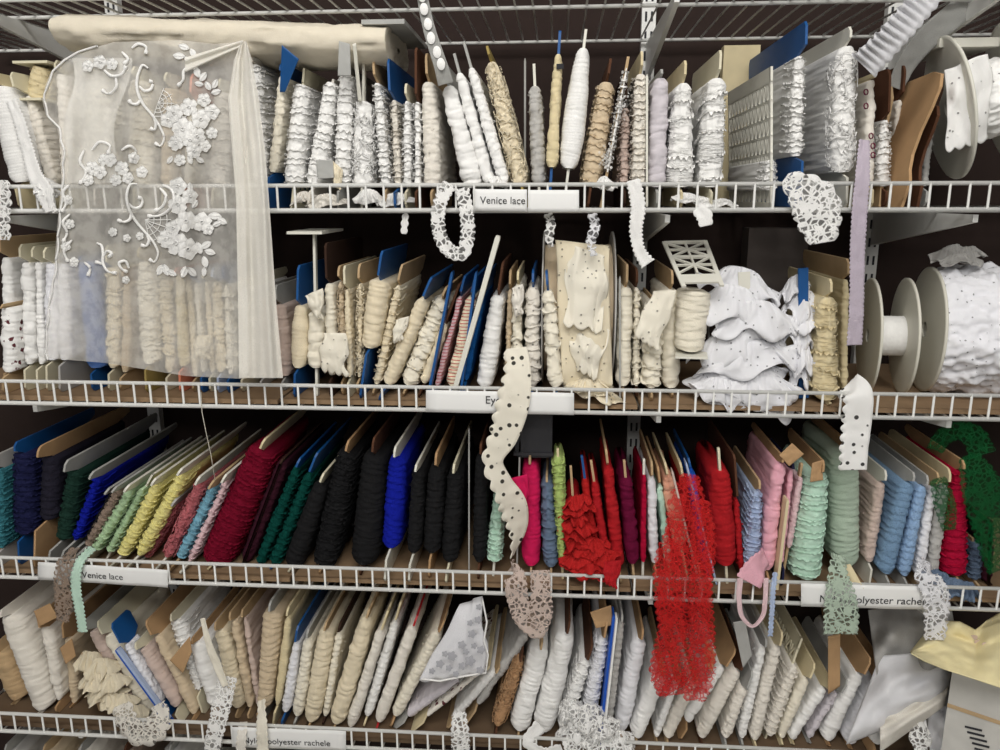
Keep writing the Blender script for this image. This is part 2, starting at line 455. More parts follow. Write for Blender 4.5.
def ribbon(pts, wid, name, m, parent=None, origin=None, scallop=.0, lam=.010, cup=.0, two=False, nres=4, seed=1, ruff=0.0):
    """cloth strip along 3-d points; wid = vectors or scalar widths across (x direction by default)"""
    pts = np.asarray(pts, float)
    # resample
    dl = np.r_[0, np.cumsum(np.linalg.norm(np.diff(pts[:, :3], axis=0), axis=1))]
    K = max(12, int(dl[-1]/.0016)); q = np.linspace(0, dl[-1], K)
    C = np.stack([smooth_interp(q, dl, pts[:, i]) for i in range(3)], 1)
    if pts.shape[1] > 3: W = smooth_interp(q, dl, pts[:, 3]); A = smooth_interp(q, dl, pts[:, 4]) if pts.shape[1] > 4 else 0*q
    else: W = np.full(K, wid); A = 0*q
    T = np.gradient(C, axis=0); T /= np.linalg.norm(T, axis=1)[:, None]+1e-12
    view = np.array([0, -1.0, 0])
    S = np.cross(T, view); S[np.linalg.norm(S, axis=1) < .05] = [1, 0, 0]
    S /= np.linalg.norm(S, axis=1)[:, None]+1e-12
    for i in range(1, K):
        if S[i]@S[i-1] < 0: S[i] = -S[i]
    Nn = np.cross(S, T)
    S2 = S*np.cos(A)[:, None] + Nn*np.sin(A)[:, None]
    N2 = np.cross(S2, T)
    v = np.linspace(-1, 1, 2*nres+1)
    rows = []
    for vv in v:
        w = W/2*vv
        if vv > .99: w = w + scallop*np.abs(np.sin(pi*q/lam))
        if vv < -.99 and two: w = w - scallop*np.abs(np.sin(pi*q/lam))
        z = cup*vv*vv + .0012*vn(q/.012, 0*q+vv*1.5, seed) + ruff*np.sin(2*pi*q/.009+1.3*vn(q/.02, 0*q, seed))*(vv*.5+.5)
        rows.append(C + S2*w[:, None] + N2*np.broadcast_to(z, q.shape)[:, None])
    mb = MB(); mb.grid(np.stack(rows))
    # give the cloth a thickness
    o = mb.build(name, m, parent, origin)
    sd = o.modifiers.new('thick', 'SOLIDIFY'); sd.thickness = .0006
    return o

def smooth_interp(q, x, y):
    """Catmull-Rom through points"""
    x = np.asarray(x, float); y = np.asarray(y, float)
    if len(x) < 3: return np.interp(q, x, y)
    m = np.gradient(y, x)
    i = np.clip(np.searchsorted(x, q, 'right')-1, 0, len(x)-2)
    h = x[i+1]-x[i]; t = (q-x[i])/h
    return (2*t**3-3*t**2+1)*y[i] + (t**3-2*t**2+t)*h*m[i] + (-2*t**3+3*t**2)*y[i+1] + (t**3-t**2)*h*m[i+1]

def pxs(L, dy=0.0):
    """[(px,py,Y[,width px[,twist]])...] -> world rows with width in metres"""
    out = []
    for r in L:
        p = at(r[0], r[1], r[2]+dy); k = np.linalg.norm(at(r[0]+1, r[1], r[2])-at(r[0], r[1], r[2]))
        out.append(list(p) + ([r[3]*k] if len(r) > 3 else []) + ([r[4]] if len(r) > 4 else [0.0] if len(r) > 3 else []))
    return np.array(out)

def flush():
    """neighbouring windings press against each other: narrow them where the two would share space"""
    R_ = []
    for a, k in QUEUE:
        row, tx, ty, bx, by, w = a[:6]; Y = k.get('Y', .03)
        wt, wb = w if isinstance(w, tuple) else (w, w)
        T, B = at(tx, ty, Y), at(bx, by, Y); q = np.linalg.norm(at(tx+1, ty, Y)-T)
        R_.append([row, T, B, wt*q, wb*q, 1.0, Y, k.get('L', .19)])
    for it in range(6):
        for i in range(len(R_)):
            for j in range(i+1, min(i+7, len(R_))):
                a, b = R_[i], R_[j]
                if a[0] != b[0] or min(a[6]+a[7], b[6]+b[7]) < max(a[6], b[6]): continue
                zl, zh = max(a[2][2], b[2][2])+.004, min(a[1][2], b[1][2])-.004
                if zh-zl < .01: continue
                r = 1.0
                for z in (zl, (zl+zh)/2, zh):
                    f = lambda o: (z-o[2][2])/(o[1][2]-o[2][2])
                    X = lambda o: o[2][0]+(o[1][0]-o[2][0])*f(o); Wd = lambda o: (o[4]+(o[3]-o[4])*f(o))*o[5]
                    r = min(r, max((abs(X(a)-X(b))-.0022), .002)/((Wd(a)+Wd(b))/2))
                if r < 1:
                    fa = .65 if a[6] > b[6]+.004 else .35 if b[6] > a[6]+.004 else .5
                    a[5] = max(.74, a[5]*r**(2*fa*.8)); b[5] = max(.74, b[5]*r**(2*(1-fa)*.8))
    SH = [0.0]*len(R_)
    for it in range(40):
        for i in range(len(R_)):
            for j in range(i+1, min(i+7, len(R_))):
                a, b = R_[i], R_[j]
                if a[0] != b[0] or min(a[6]+a[7], b[6]+b[7]) < max(a[6], b[6]): continue
                zl, zh = max(a[2][2], b[2][2])+.004, min(a[1][2], b[1][2])-.004
                if zh-zl < .01: continue
                for z in (zl, zh):
                    f = lambda o: (z-o[2][2])/(o[1][2]-o[2][2])
                    X = lambda o, q: o[2][0]+(o[1][0]-o[2][0])*f(o)+SH[q]; Wd = lambda o: (o[4]+(o[3]-o[4])*f(o))*o[5]
                    g = X(b, j)-X(a, i); need = (Wd(a)+Wd(b))/2+.0022
                    d0 = b[2][0]+b[1][0]-a[2][0]-a[1][0]; sg = 1 if d0 >= 0 else -1
                    if sg*g < need:
                        m_ = (need-sg*g)*.25
                        SH[i] = max(-.0050, min(.0050, SH[i]-sg*m_)); SH[j] = max(-.0050, min(.0050, SH[j]+sg*m_))
    for ((a, k), r), sh in zip(zip(QUEUE, R_), SH):
        a[1] += sh*700; a[3] += sh*700
        w = a[5]; wt, wb = w if isinstance(w, tuple) else (w, w)
        a[5] = (wt*r[5], wb*r[5]); build_item(*a, **k)
    QUEUE.clear()
WORLD_S, P1, P2, P3, EXPO = 0.21, 17.5, 27.5, 41.0, 0.0
# ================================================================== top shelf of cards (label 'Venice lace')
r = 1
item(r, 2,86, 22,182, (38,44), 'cd','white','straw 12', 'white cord wound thick on a straw card at the end of the top shelf', L=.2)
item(r, 24,96, 47,184, (13,15), 'la','off','pvc 20 o', 'slim cream card of white trim leaning behind the thick white cord winding, top shelf', Y=.05)
item(r, 56,74, 62,184, (15,16), 'la','off','pvc 12', 'grey-white openwork lace on a pale card just beside the hanging net, top shelf', Y=.06)
item(r, 96,58, 98,184, (36,40), 'fz','ivory','off 1', 'bulky ivory lace bundle behind the net panel, nearest its scalloped edge', Y=.07)
item(r, 136,80, 137,184, (24,26), 'rf','ivory','pvc 12', 'ivory frill lace behind the embroidered scrolls of the net panel')
item(r, 168,88, 166,184, (18,20), 'la','beige','pvc 14', 'beige lace card behind the flower spray of the net panel, top shelf')
item(r, 193,100, 188,184, (16,18), 'la','ivory','coral 24', 'ivory lace with coral card end behind the upper flowers of the net panel', Y=.05)
item(r, 221,92, 216,184, (18,20), 'rf','off','pvc 12', 'off-white frill behind the net panel, next to its folded side, top shelf')
item(r, 256,64, 262,183, (17,19), 'fz','white','off 6', 'white feathery trim beside the folded side of the net panel, top shelf')
item(r, 280,76, 270,172, (11,13), 'la','ivory','blue 12', 'thin ivory trim on a bright blue card, top shelf by the net panel', L=.17)
item(r, 300,84, 291,185, (22,27), 'rf','white','pvc 16 l', 'fluffy white frill on an openwork plastic card, top shelf under the rolled fabric', L=.18)
item(r, 330,82, 313,186, (19,29), 'rf','white','off 4', 'thick white ruffle just behind the grey card tab, top shelf', Y=.035)
item(r, 345,73, 340,186, (16,19), 'rf','white','greyboard 8', 'white ruffle on a tall grey card rising under the rolled fabric')
item(r, 362,101, 361,186, (19,24), 'cu','white','plastic 36 s', 'white trim of loose curling loops on a thin white stick, top shelf', L=.12)
item(r, 377,83, 386,187, (13,15), 'fz','white','tan 20', 'narrow white fuzzy trim with a tan card end beside the looped trim, top shelf')
item(r, 393,100, 397,187, (10,11), 'fz','off','blue 36 o', 'narrow white trim in front of a dark blue card, top shelf', Y=.04)
item(r, 407,101, 407,187, (9,12), 'fz','white','pvc 16', 'thin white fuzzy trim between the dark blue card and the orange-brown stick, top shelf')
item(r, 417,102, 417,187, (9,10), 'fz','white','brown 50', 'thin white trim on the tall orange-brown card, top shelf', Y=.035)
item(r, 428,82, 432,187, (18,23), 'la','off','tan 27 r', 'stout off-white lace on a rounded tan card, before the leaning white bands', Y=.032)
item(r, 448,86, 473,187, (18,26), 'pf','white','greyboard 26', 'white ribbon in puffed bands leaning over the lace loop, top shelf', Y=.028)
item(r, 459,73, 489,183, (12,15), 'pf','white','greyboard 20 s', 'narrow white puffed ribbon, second of the leaning bands on the top shelf', Y=.032)
item(r, 471,68, 504,183, (11,16), 'la','white','greyboard 27 s', 'leaning slim white lace next to the cream curly trim, top shelf', Y=.036)
item(r, 491,62, 521,184, (20,25), 'cu','cream','olive 16 r', 'leaning cream curly trim with a yellow-green tuft at its top, top shelf', Y=.04)
item(r, 535,86, 539,184, (14,18), 'la','grey','plastic 22 s', 'greyish lace spindle on a fine white stick, top shelf', Y=.05)
item(r, 560,54, 553,167, (10,15), 'sm','straw','blue 23 s', 'slim straw-coloured lace on a dark blue stick with a small dark tag', L=.06)
item(r, 582,48, 567,168, (22,30), 'cd','white','plastic 19 s', 'large white cord-wound spindle, tallest of the top shelf', L=.09)
item(r, 608,82, 592,185, (19,25), 'rf','beige','brown 22', 'beige frilled lace on a brown card right after the white spindle', Y=.045)
item(r, 628,68, 609,172, (4,5), 'fz','white','tan 12 s', 'thin tan stick with two small tufts of white picot, top shelf', L=.03, Y=.025)
item(r, 624,108, 623,186, (12,14), 'fz','dusty','darkbrown 34', 'dusty pink-brown lace on a dark card, half hidden by the tan stick', Y=.05)
item(r, 640,74, 638,186, (14,15), 'fz','off','straw 21', 'off-white picot trim on a straw card, above the hanging star trim', Y=.035)
item(r, 661,78, 657,187, (18,20), 'pf','lilac','greyboard 8', 'greyish lilac ribbon in puffed bands, top shelf', Y=.04)
item(r, 684,83, 681,187, (16,30), 'pl','white','straw 21', 'white folded ribbon with a cream card tip, widening downwards, top shelf', Y=.035)
item(r, 718,78, 711,187, (18,25), 'pl','white','pvc 26', 'white pleated fringe on a wide cream card, beside the pierced plastic card', L=.2)
item(r, 771,160, 771,190, (8,14), 'fz','white','plastic 90 lk', 'pierced white plastic card with a little white lace along its base', L=.21, Y=.035)
item(r, 800,56, 797,156, (12,15), 'fz','white','blue 30 ok', 'white guipure edging on a bright blue card with blue foot, top shelf', L=.29, Y=.035)
item(r, 848,46, 845,172, (22,25), 'cu','white','plastic 18 k', 'big white looped braid on a wide white card under the sheer gathered ribbon', L=.24, Y=.035)
item(r, 872,80, 870,184, (9,10), 'sm','off','straw 6', 'pale trim with dark red rings standing beside the mauve ribbon, top shelf', Y=.05)
item(r, 886,120, 884,186, (10,15), 'fz','white','brown 50 r', 'white and green floral trim on a scrolled brown card, top shelf', Y=.07)
item(r, 900,100, 893,186, (5,8), 'la','off','brown 34 r', 'brown scrolled card almost bare, behind the leaning kraft card', Y=.12)
item(r, 932,130, 925,186, (5,7), 'la','grey','greyboard 30', 'grey-white strip card between the kraft card and the big reel', Y=.10)

# ================================================================== second shelf (label 'Eyelet')
r = 2
item(r, 2,308, 4,372, (18,22), 'fl','white','tan 4', 'white trim printed with maroon flowers at the end of the Eyelet shelf', Y=.025)
item(r, 8,258, 12,368, (13,15), 'sm','white','tan 20', 'white folded ribbon with a tan card top, first behind the maroon print, Eyelet shelf', Y=.05)
item(r, 21,263, 25,364, (12,15), 'pf','white','pvc 18', 'white ribbon in crumpled bands on a cream card with wide cream ends', Y=.045)
item(r, 33,263, 37,364, (9,10), 'sm','white','pvc 16', 'narrow flat white ribbon between two cream-ended cards, Eyelet shelf', Y=.05)
item(r, 45,264, 47,360, (12,15), 'sm','cool','pvc 16', 'bluish white ribbon with green showing through, on a cream-footed card', Y=.045)
item(r, 61,264, 63,360, (12,14), 'sm','cool','grey 10', 'white ribbon with a grey foot at the lower edge of the net panel', Y=.04)
item(r, 83,262, 94,368, (25,33), 'sm','denim','blue 6', 'wide blue trim behind the net panel with a blue card foot', Y=.05)
item(r, 110,268, 112,368, (17,13), 'ey','cream','pvc 22', 'cream eyelet on a cream card beside the wide blue trim', Y=.05)
item(r, 126,282, 124,372, (9,11), 'sm','beige','tan 14', 'slim tan ribbon between the cream eyelet and the olive-ended card', Y=.055)
item(r, 142,262, 148,364, (15,21), 'ey','ivory','olive 14', 'ivory eyelet with scalloped end on a card with olive-tan tips, behind the net', Y=.045)
item(r, 163,280, 169,372, (17,11), 'ey','cream','pvc 8', 'cream cloth fold narrowing downwards behind the net, by the olive-tipped card', Y=.06)
item(r, 178,276, 182,366, (9,13), 'sm','straw','coral 8', 'straw ribbon on a card with a salmon-orange foot', Y=.05)
item(r, 188,280, 195,376, (7,8), 'la','cream','tan 10', 'thin cream trim right beside the salmon-footed card', Y=.055)
item(r, 196,284, 204,372, (6,8), 'la','ivory','blue 16', 'thin ivory trim on a blue card, first of two blue-footed ones under the net', Y=.05)
item(r, 205,282, 211,372, (7,8), 'la','cream','pvc 10', 'thin cream trim between two blue-footed cards under the net', Y=.055)
item(r, 215,282, 220,372, (11,14), 'ey','cream','powder 14', 'peachy cream eyelet with a pale blue card top under the net', Y=.05)
item(r, 226,284, 230,374, (8,10), 'ey','ivory','blue 18', 'thin ivory eyelet on a blue card, second of two blue-footed ones under the net', Y=.05)
item(r, 243,288, 244,374, (13,15), 'sm','white','pvc 10', 'white smooth ribbon under the folded side of the net, Eyelet shelf', Y=.06)
item(r, 263,298, 263,376, (11,14), 'sm','taupe','grey 12', 'shaded taupe ribbon behind the hem of the net, Eyelet shelf', Y=.09)
item(r, 279,305, 284,376, (13,15), 'sm','dusty','greyboard 20', 'dull pinkish-beige folded lace beside the hem of the net', Y=.07)
item(r, 299,306, 297,368, (15,19), 'cd','cream','blue 40', 'cream gathered cord on a short blue card, Eyelet shelf', L=.14)
item(r, 314,312, 315,368, (15,19), 'pf','ivory','plastic 76 s', 'ivory puffed trim on the thin white T-shaped stick', L=.10, Y=.028)
item(r, 331,284, 334,375, (9,11), 'sm','ivory','darkbrown 40', 'narrow ivory ribbon on the wide dark brown card', L=.2, Y=.035)
item(r, 343,282, 346,376, (7,9), 'cu','beige','tan 16 r', 'thin beige trim on the first round-topped tan card after the dark brown one', Y=.045)
item(r, 350,290, 353,377, (6,8), 'la','cream','pvc 24', 'thin cream lace on an upright cream stick between two round-topped tan cards', Y=.035)
item(r, 358,284, 357,377, (7,9), 'cu','cream','tan 20 r', 'thin cream trim on the round-topped tan card next to the big blue one', Y=.05)
item(r, 378,281, 368,348, (24,19), 'sm','cream','blue 30', 'cream satin ribbon on a large blue card with a blue foot, Eyelet shelf', L=.18)
item(r, 399,286, 377,384, (10,12), 'rf','cream','tan 22', 'slim leaning cream frill beside the large blue card', Y=.045)
item(r, 420,300, 384,384, (19,21), 'sm','cream','blue 26 o', 'broad cream ribbon leaning under a dark blue card flange, Eyelet shelf', Y=.035)
item(r, 438,300, 404,385, (18,19), 'ey','ivory','tan 14', 'leaning ivory eyelet behind the broad cream ribbon', Y=.045)
item(r, 445,325, 424,383, (10,13), 'pf','cream','brown 44', 'small gathered cream trim low against the first blue stick', Y=.04)
item(r, 459,297, 436,386, (7,8), 'rd','palepink','blue 22', 'slim pale trim with red checks on a dark blue stick', Y=.04)
item(r, 471,298, 452,386, (10,14), 'rd','cream','blue 22', 'cream trim crossed by red stripes, fuller of the two red-marked ones', Y=.035)
item(r, 482,296, 466,380, (5,6), 'sm','blue','blue 22', 'slim deep blue wound card beside the red-striped trim', Y=.04)
item(r, 499,296, 485,387, (19,24), 'sm','white','brown 34 r', 'white satin ribbon with soft folds on a brown-topped card', Y=.035)
item(r, 509,290, 506,386, (7,7), 'la','beige','tan 20 r', 'thin beige lace on a round tan card behind the white satin', Y=.06)
item(r, 518,285, 516,384, (8,9), 'ey','ivory','straw 14', 'thin ivory eyelet behind the top of the long hanging eyelet strip', Y=.045)
item(r, 533,288, 532,387, (12,14), 'ey','off','blue 18 r', 'off-white eyelet puffs on a blue-tipped card, first of the pair by the reel', Y=.045)
item(r, 548,291, 556,387, (11,15), 'ey','ivory','blue 20 r', 'ivory eyelet puffs on a blue-tipped card, closest to the big eyelet reel', Y=.008, L=.028)
item(r, 627,288, 624,386, (14,14), 'sm','ivory','tan 24', 'ivory spotted ribbon next to the edge of the big eyelet reel', Y=.045)
item(r, 640,288, 640,386, (8,9), 'ey','ivory','brown 20 r', 'thin ivory eyelet on a brown card behind the loose cloth square', Y=.06)
item(r, 653,305, 648,388, (20,25), 'ey','ivory','tan 4', 'ivory eyelet puff half covered by a loose square of eyelet cloth', Y=.04)
item(r, 668,290, 668,388, (18,22), 'pf','ivory','tan 20', 'ivory puffed trim below the lattice-topped spool', Y=.06)
item(r, 829,298, 828,408, (18,24), 'pl','straw','straw 20', 'straw-coloured frilled cloth beside the white eyelet ruffles', Y=.03)
item(r, 846,280, 845,390, (6,7), 'sm','straw','tan 22', 'narrow straw ribbon on a tan card behind the mauve ribbon', Y=.06)

# ================================================================== third shelf, coloured lace
r = 3
item(r, 2,470, 4,548, (10,12), 'fz','teal','grey 16', 'speckled teal lace at the very end of the third shelf', Y=.02)
item(r, 19,455, 22,535, (28,33), 'fz','navy','blue 14', 'big navy lace with pale specks on a blue card foot', L=.2)
item(r, 44,458, 42,520, (22,25), 'la','ink','kraft 16 ro', 'dark ink-blue lace on a round-ended kraft card, third shelf', L=.22, Y=.035)
item(r, 76,472, 64,540, (19,21), 'rf','darkgreen','greyboard 17 o', 'dark green lace with a mint edge on a long white card', L=.24, Y=.04)
item(r, 97,478, 75,540, (11,10), 'rf','royal','greyboard 12 o', 'royal blue lace leaning between the dark green and the taupe', L=.24, Y=.045)
item(r, 108,492, 81,541, (5,5), 'la','black','greyboard 10 o', 'thin black lace leaning behind the taupe trim, third shelf', L=.22, Y=.06)
item(r, 119,490, 87,546, (10,9), 'fz','taupe','greyboard 10 o', 'taupe lace leaning next to the pale green cards', L=.22)
item(r, 131,490, 95,550, (12,13), 'rf','palegreen','plastic 12 o', 'pale green frill, first of the green pair after the taupe', L=.22)
item(r, 141,489, 107,552, (9,10), 'rf','palegreen','plastic 14 ol', 'pale green frill beside the yellow ones, second of the green pair', L=.22, Y=.04)
item(r, 157,484, 121,555, (12,14), 'rf','yellow','plastic 12 o', 'yellow frilled lace next to the pale green', L=.22)
item(r, 179,474, 135,555, (14,15), 'rf','yellow','plastic 12 o', 'yellow frilled lace next to the rose, taller of the yellow pair', L=.22)
item(r, 180,504, 149,556, (9,9), 'cu','rose','greyboard 12 o', 'shorter rose trim squeezed against the yellow lace', L=.2, Y=.05)
item(r, 200,484, 166,557, (13,14), 'cu','rose','plastic 14 o', 'rose looped trim beside the light blue lace', L=.22)
item(r, 213,488, 179,558, (11,13), 'rf','lightblue','tan 14 or', 'light blue lace between rose and pale pink', L=.2, Y=.035)
item(r, 226,482, 189,562, (5,6), 'rf','palepink','plastic 14 o', 'thin pale pink edging beside the big burgundy lace', L=.2, Y=.03)
item(r, 260,452, 211,565, (33,36), 'fz','burgundy','straw 16', 'big burgundy lace leaning on the third shelf, cream card end above', L=.22)
item(r, 282,462, 243,566, (12,14), 'la','plum','darkbrown 4', 'dark plum lace in the shadow of the big burgundy', L=.22, Y=.05)
item(r, 296,470, 258,566, (8,11), 'rf','bottle','blue 14 ', 'bottle green lace on the first of two bright blue leaning cards', L=.2, Y=.045)
item(r, 309,475, 272,567, (9,12), 'rf','bottle','blue 26 ', 'bottle green lace on the second bright blue leaning card, touching the black', L=.2, Y=.04)
item(r, 320,485, 291,567, (18,27), 'la','black','pvc 14', 'black lace with a small cream card tip, nearest the blue leaning cards', L=.2)
item(r, 346,455, 322,566, (25,29), 'fz','black','kraft 16', 'black curly fringe, most ragged of the black laces', L=.2)
item(r, 373,456, 362,565, (24,29), 'la','black','brown 20', 'plain black lace with a brown card edge, against the royal blue one', L=.2)
item(r, 397,458, 390,548, (17,20), 'sc','royal','plastic 16 o', 'bright royal blue lace on a white card with a white foot', L=.2, Y=.03)
item(r, 418,470, 413,553, (13,14), 'la','black','plastic 10 o', 'black lace on a white-edged card, first after the royal blue', L=.2)
item(r, 436,469, 431,553, (18,20), 'la','black','kraft 18', 'black lace on a kraft card with a square kraft foot', L=.2, Y=.03)
item(r, 455,473, 449,562, (17,20), 'la','black','pvc 14 o', 'black lace under a cream card tip, beside the thin metal rod', L=.2)
item(r, 481,458, 479,562, (13,15), 'la','black','brown 16', 'black lace on a dark brown card next to the mint spindle', L=.2)
item(r, 499,492, 494,562, (8,16), 'fz','mint','plastic 10 s', 'mint spindle on a white stick before the hanging eyelet strip', L=.05)
item(r, 530,466, 531,566, (16,19), 'sm','magenta','tan 10', 'magenta ribbon with a loose corner under the dark tray', L=.15, Y=.04)
item(r, 547,482, 551,567, (13,17), 'ey','slate','tan 6', 'slate blue lace between magenta and lime', L=.16, Y=.045)
item(r, 558,458, 562,560, (14,7), 'rf','lime','straw 8 s', 'lime green ruffle narrowing downwards on a thin stick', L=.08, Y=.028)
item(r, 573,500, 578,572, (18,24), 'cu','red','tan 34 s', 'red ruffled lace beside the lime trim, over the red heap', L=.10, Y=.04)
item(r, 585,480, 596,560, (7,9), 'sm','scarlet','blue 24 s', 'thin red braid on a blue stick, third shelf', L=.15, Y=.045)
item(r, 595,483, 607,562, (9,11), 'sm','red','tan 22 s', 'slim red ribbon with a bump, between blue-stick braid and smooth red', L=.15, Y=.04)
item(r, 609,467, 620,566, (11,18), 'sm','red','tan 20', 'smooth red ribbon, widest of the slim reds next to the wine puffs', L=.16)
item(r, 627,479, 634,564, (16,18), 'pf','wine','tan 18 s', 'wine ribbon in puffed bands, third shelf', L=.16, Y=.035)
item(r, 642,476, 641,562, (6,8), 'sm','crimson','plastic 16 s', 'thin crimson ribbon beside the wine puffs', L=.15, Y=.04)
item(r, 653,479, 656,563, (11,13), 'sm','cool','tan 20', 'pale grey-white ribbon after the crimson, third shelf', L=.16, Y=.04)
item(r, 659,486, 668,563, (7,10), 'pf','mint','kraft 22', 'slim mint ribbon beside the peach one', L=.15, Y=.045)
item(r, 667,478, 680,545, (11,14), 'pf','peach','straw 18', 'peach ribbon puffs behind the red lace fall', L=.15, Y=.04)
item(r, 683,480, 697,560, (6,7), 'la','red','straw 20', 'thin red trim behind the red lace fall, next to the peach', L=.15, Y=.05)
item(r, 690,470, 705,562, (12,12), 'la','bluestick','blue 14', 'blue striped trim with bright blue card tips behind the red lace fall', L=.15, Y=.06)
item(r, 721,472, 727,566, (21,25), 'sm','red','pvc 24 s', 'stout smooth red ribbon standing past the red lace fall', L=.16)
item(r, 740,500, 745,570, (7,8), 'la','red','brown 50', 'tall brown-grey card with a strip of red, by the lilac-blue lace', L=.2, Y=.045)
item(r, 758,492, 753,566, (12,20), 'fz','powder','tan 14', 'lilac-blue fluffy lace before the pink ribbon', L=.16, Y=.035)
item(r, 777,464, 764,570, (16,18), 'pf','pink','kraft 10', 'bright pink ribbon under a tilted kraft tab', L=.17)
item(r, 792,470, 783,562, (6,6), 'sm','pink','navy 8', 'slim pink ribbon on a navy-footed stick', L=.12, Y=.04)
item(r, 801,478, 789,548, (8,8), 'la','palepink','tan 14 s', 'slim pale pink lace leaning on the mint lace', L=.12, Y=.045)
item(r, 820,476, 808,580, (22,38), 'rf','mint','kraft 18', 'big mint lace in loose windings on a kraft card', L=.16)
item(r, 850,452, 851,566, (38,41), 'sc','sage','kraft 12', 'broad sage green lace board with rows of scallops', L=.18, Y=.05)
item(r, 882,484, 870,562, (14,15), 'la','dusty','plastic 16', 'dusty pink lace under a white card end', L=.18, Y=.05)
item(r, 908,484, 886,574, (21,24), 'sc','steel','greyboard 14', 'steel blue scalloped lace, wider of the two blues', L=.2, Y=.035)
item(r, 922,487, 904,576, (12,13), 'sc','sky','greyboard 14', 'sky blue lace slimmer than its steel blue neighbour', L=.2, Y=.035)
item(r, 934,488, 920,577, (11,12), 'la','cool','tan 18', 'pale grey lace next to the sky blue', L=.2, Y=.04)
item(r, 946,486, 934,578, (12,14), 'la','grey','straw 20 r', 'grey lace with bundled straw card ends next to the crimson', L=.2, Y=.035)
item(r, 960,472, 957,576, (17,37), 'rf','crimson','kraft 14', 'crimson lace flaring low on the third shelf', L=.18)
item(r, 977,545, 976,580, (9,11), 'fz','slate','tan 4', 'small slate roll standing behind the crimson lace', L=.1, Y=.05)
item(r, 990,525, 988,582, (12,12), 'la','plum','darkbrown 6', 'dark brownish lace under the bright green fall', L=.15, Y=.06)

# ================================================================== lowest shelf
r = 4
item(r, -4,655, 20,712, (24,26), 'sm','tan','tan 10', 'tan ribbon tucked below the large off-white one, end of lowest shelf', Y=.06)
item(r, 8,618, 42,712, (34,34), 'sm','off','off 10', 'large off-white ribbon leaning at the end of the lowest shelf', Y=.035)
item(r, 44,630, 58,700, (20,10), 'sm','off','kraft 18', 'off-white folded cloth under a kraft tab, next to the large ribbon', Y=.045)
item(r, 66,640, 73,714, (13,11), 'sm','beige','kraft 22', 'beige strip with a second kraft tab before the cream curls', Y=.06)
item(r, 92,632, 130,706, (15,16), 'sm','dusty','greyboard 14', 'dusty beige lace leaning above the cream curls', Y=.05)
item(r, 108,636, 148,712, (18,19), 'sm','ivory','pvc 18', 'ivory ribbon leaning behind the blue-tipped card', Y=.045)
item(r, 128,645, 160,706, (8,9), 'la','cool','blue 26', 'pale trim on the bright blue card tip, lowest shelf', Y=.03, L=.035)
item(r, 144,650, 178,707, (15,16), 'sm','dusty','pvc 10', 'pinkish-beige ribbon with a cream foot after the blue-tipped card', Y=.035)
item(r, 160,637, 197,714, (13,14), 'sm','beige','kraft 20', 'beige ribbon running under a kraft tab, lowest shelf', Y=.04)
item(r, 172,622, 195,690, (24,10), 'fz','white','pvc 10', 'fluffy white lace high behind the kraft tabs, lowest shelf', Y=.06)
item(r, 194,644, 213,706, (20,22), 'sm','white','kraft 8', 'white folded ribbon between kraft tab and hanging white edging', Y=.045)
item(r, 220,632, 238,708, (15,17), 'la','cream','tan 12', 'cream lace leaning beside the hanging white edging', Y=.05)
item(r, 235,622, 251,707, (10,11), 'sm','beige','tan 12', 'beige ribbon just before the wide tiered beige lace', Y=.05)
item(r, 244,618, 258,707, (6,7), 'pf','dusty','tan 10', 'thin pinkish trim against the wide tiered beige lace', Y=.055)
item(r, 269,614, 261,708, (26,20), 'sc','beige','greyboard 16', 'wide beige lace in tiers, lowest shelf above the label', L=.2)
item(r, 288,618, 277,705, (7,7), 'cd','straw','straw 14', 'slim straw trim with a straw card tip beside the tiered beige lace', Y=.035)
item(r, 296,644, 285,712, (8,10), 'la','cool','blue 22', 'thin white dotted trim with a royal blue tip, lowest shelf', Y=.035)
item(r, 308,640, 297,716, (11,14), 'la','ivory','greyboard 14', 'sheer ivory lace after the blue-tipped dotted trim', Y=.04)
item(r, 326,632, 311,722, (18,19), 'la','cream','tan 12', 'cream lace with a dotted border, lowest shelf', Y=.035)
item(r, 340,634, 326,716, (9,9), 'la','ivory','darkbrown 14', 'ivory strip between the dotted cream lace and the big banded cream', Y=.045)
item(r, 364,620, 333,724, (20,24), 'pf','cream','tan 14', 'big cream ribbon in glossy bands, lowest shelf', Y=.03)
item(r, 381,632, 350,727, (10,11), 'sm','off','straw 26', 'slim off-white ribbon with yellow stick ends after the banded cream', Y=.03)
item(r, 395,622, 367,716, (8,10), 'la','white','straw 24', 'slim white lace in a sheaf of thin cards, lowest shelf', Y=.045)
item(r, 414,628, 380,722, (15,18), 'sm','off','red 16', 'off-white ribbon with a red card tip, lowest shelf', Y=.04)
item(r, 436,634, 394,716, (17,18), 'la','ivory','kraft 18 r', 'ivory embroidered lace with a round kraft tip', Y=.045)
item(r, 462,680, 412,716, (15,18), 'sm','lilac','greyboard 6', 'lilac-grey ribbon lying low under the floral tulle corner', Y=.045)
item(r, 482,668, 424,716, (9,11), 'fl','off','straw 6', 'off-white ribbon printed with dark marks leaning under the floral tulle', Y=.04)
item(r, 498,672, 458,718, (13,14), 'sm','white','tan 8', 'short white ribbon leaning beside the dark-marked one', Y=.05)
item(r, 524,636, 476,704, (13,14), 'sm','grey','tan 14', 'long grey-white ribbon leaning over the tan fringe', Y=.055)
item(r, 516,662, 494,726, (13,19), 'cu','tanfur','brown 10', 'tan furry fringe, only brown one on the lowest shelf', Y=.035)
item(r, 540,650, 519,731, (20,24), 'sm','white','tan 10', 'stout white ribbon after the tan fringe', Y=.035)
item(r, 566,636, 543,732, (23,28), 'sm','white','brown 18', 'large smooth white ribbon under dark kraft flaps, lowest shelf', Y=.035)
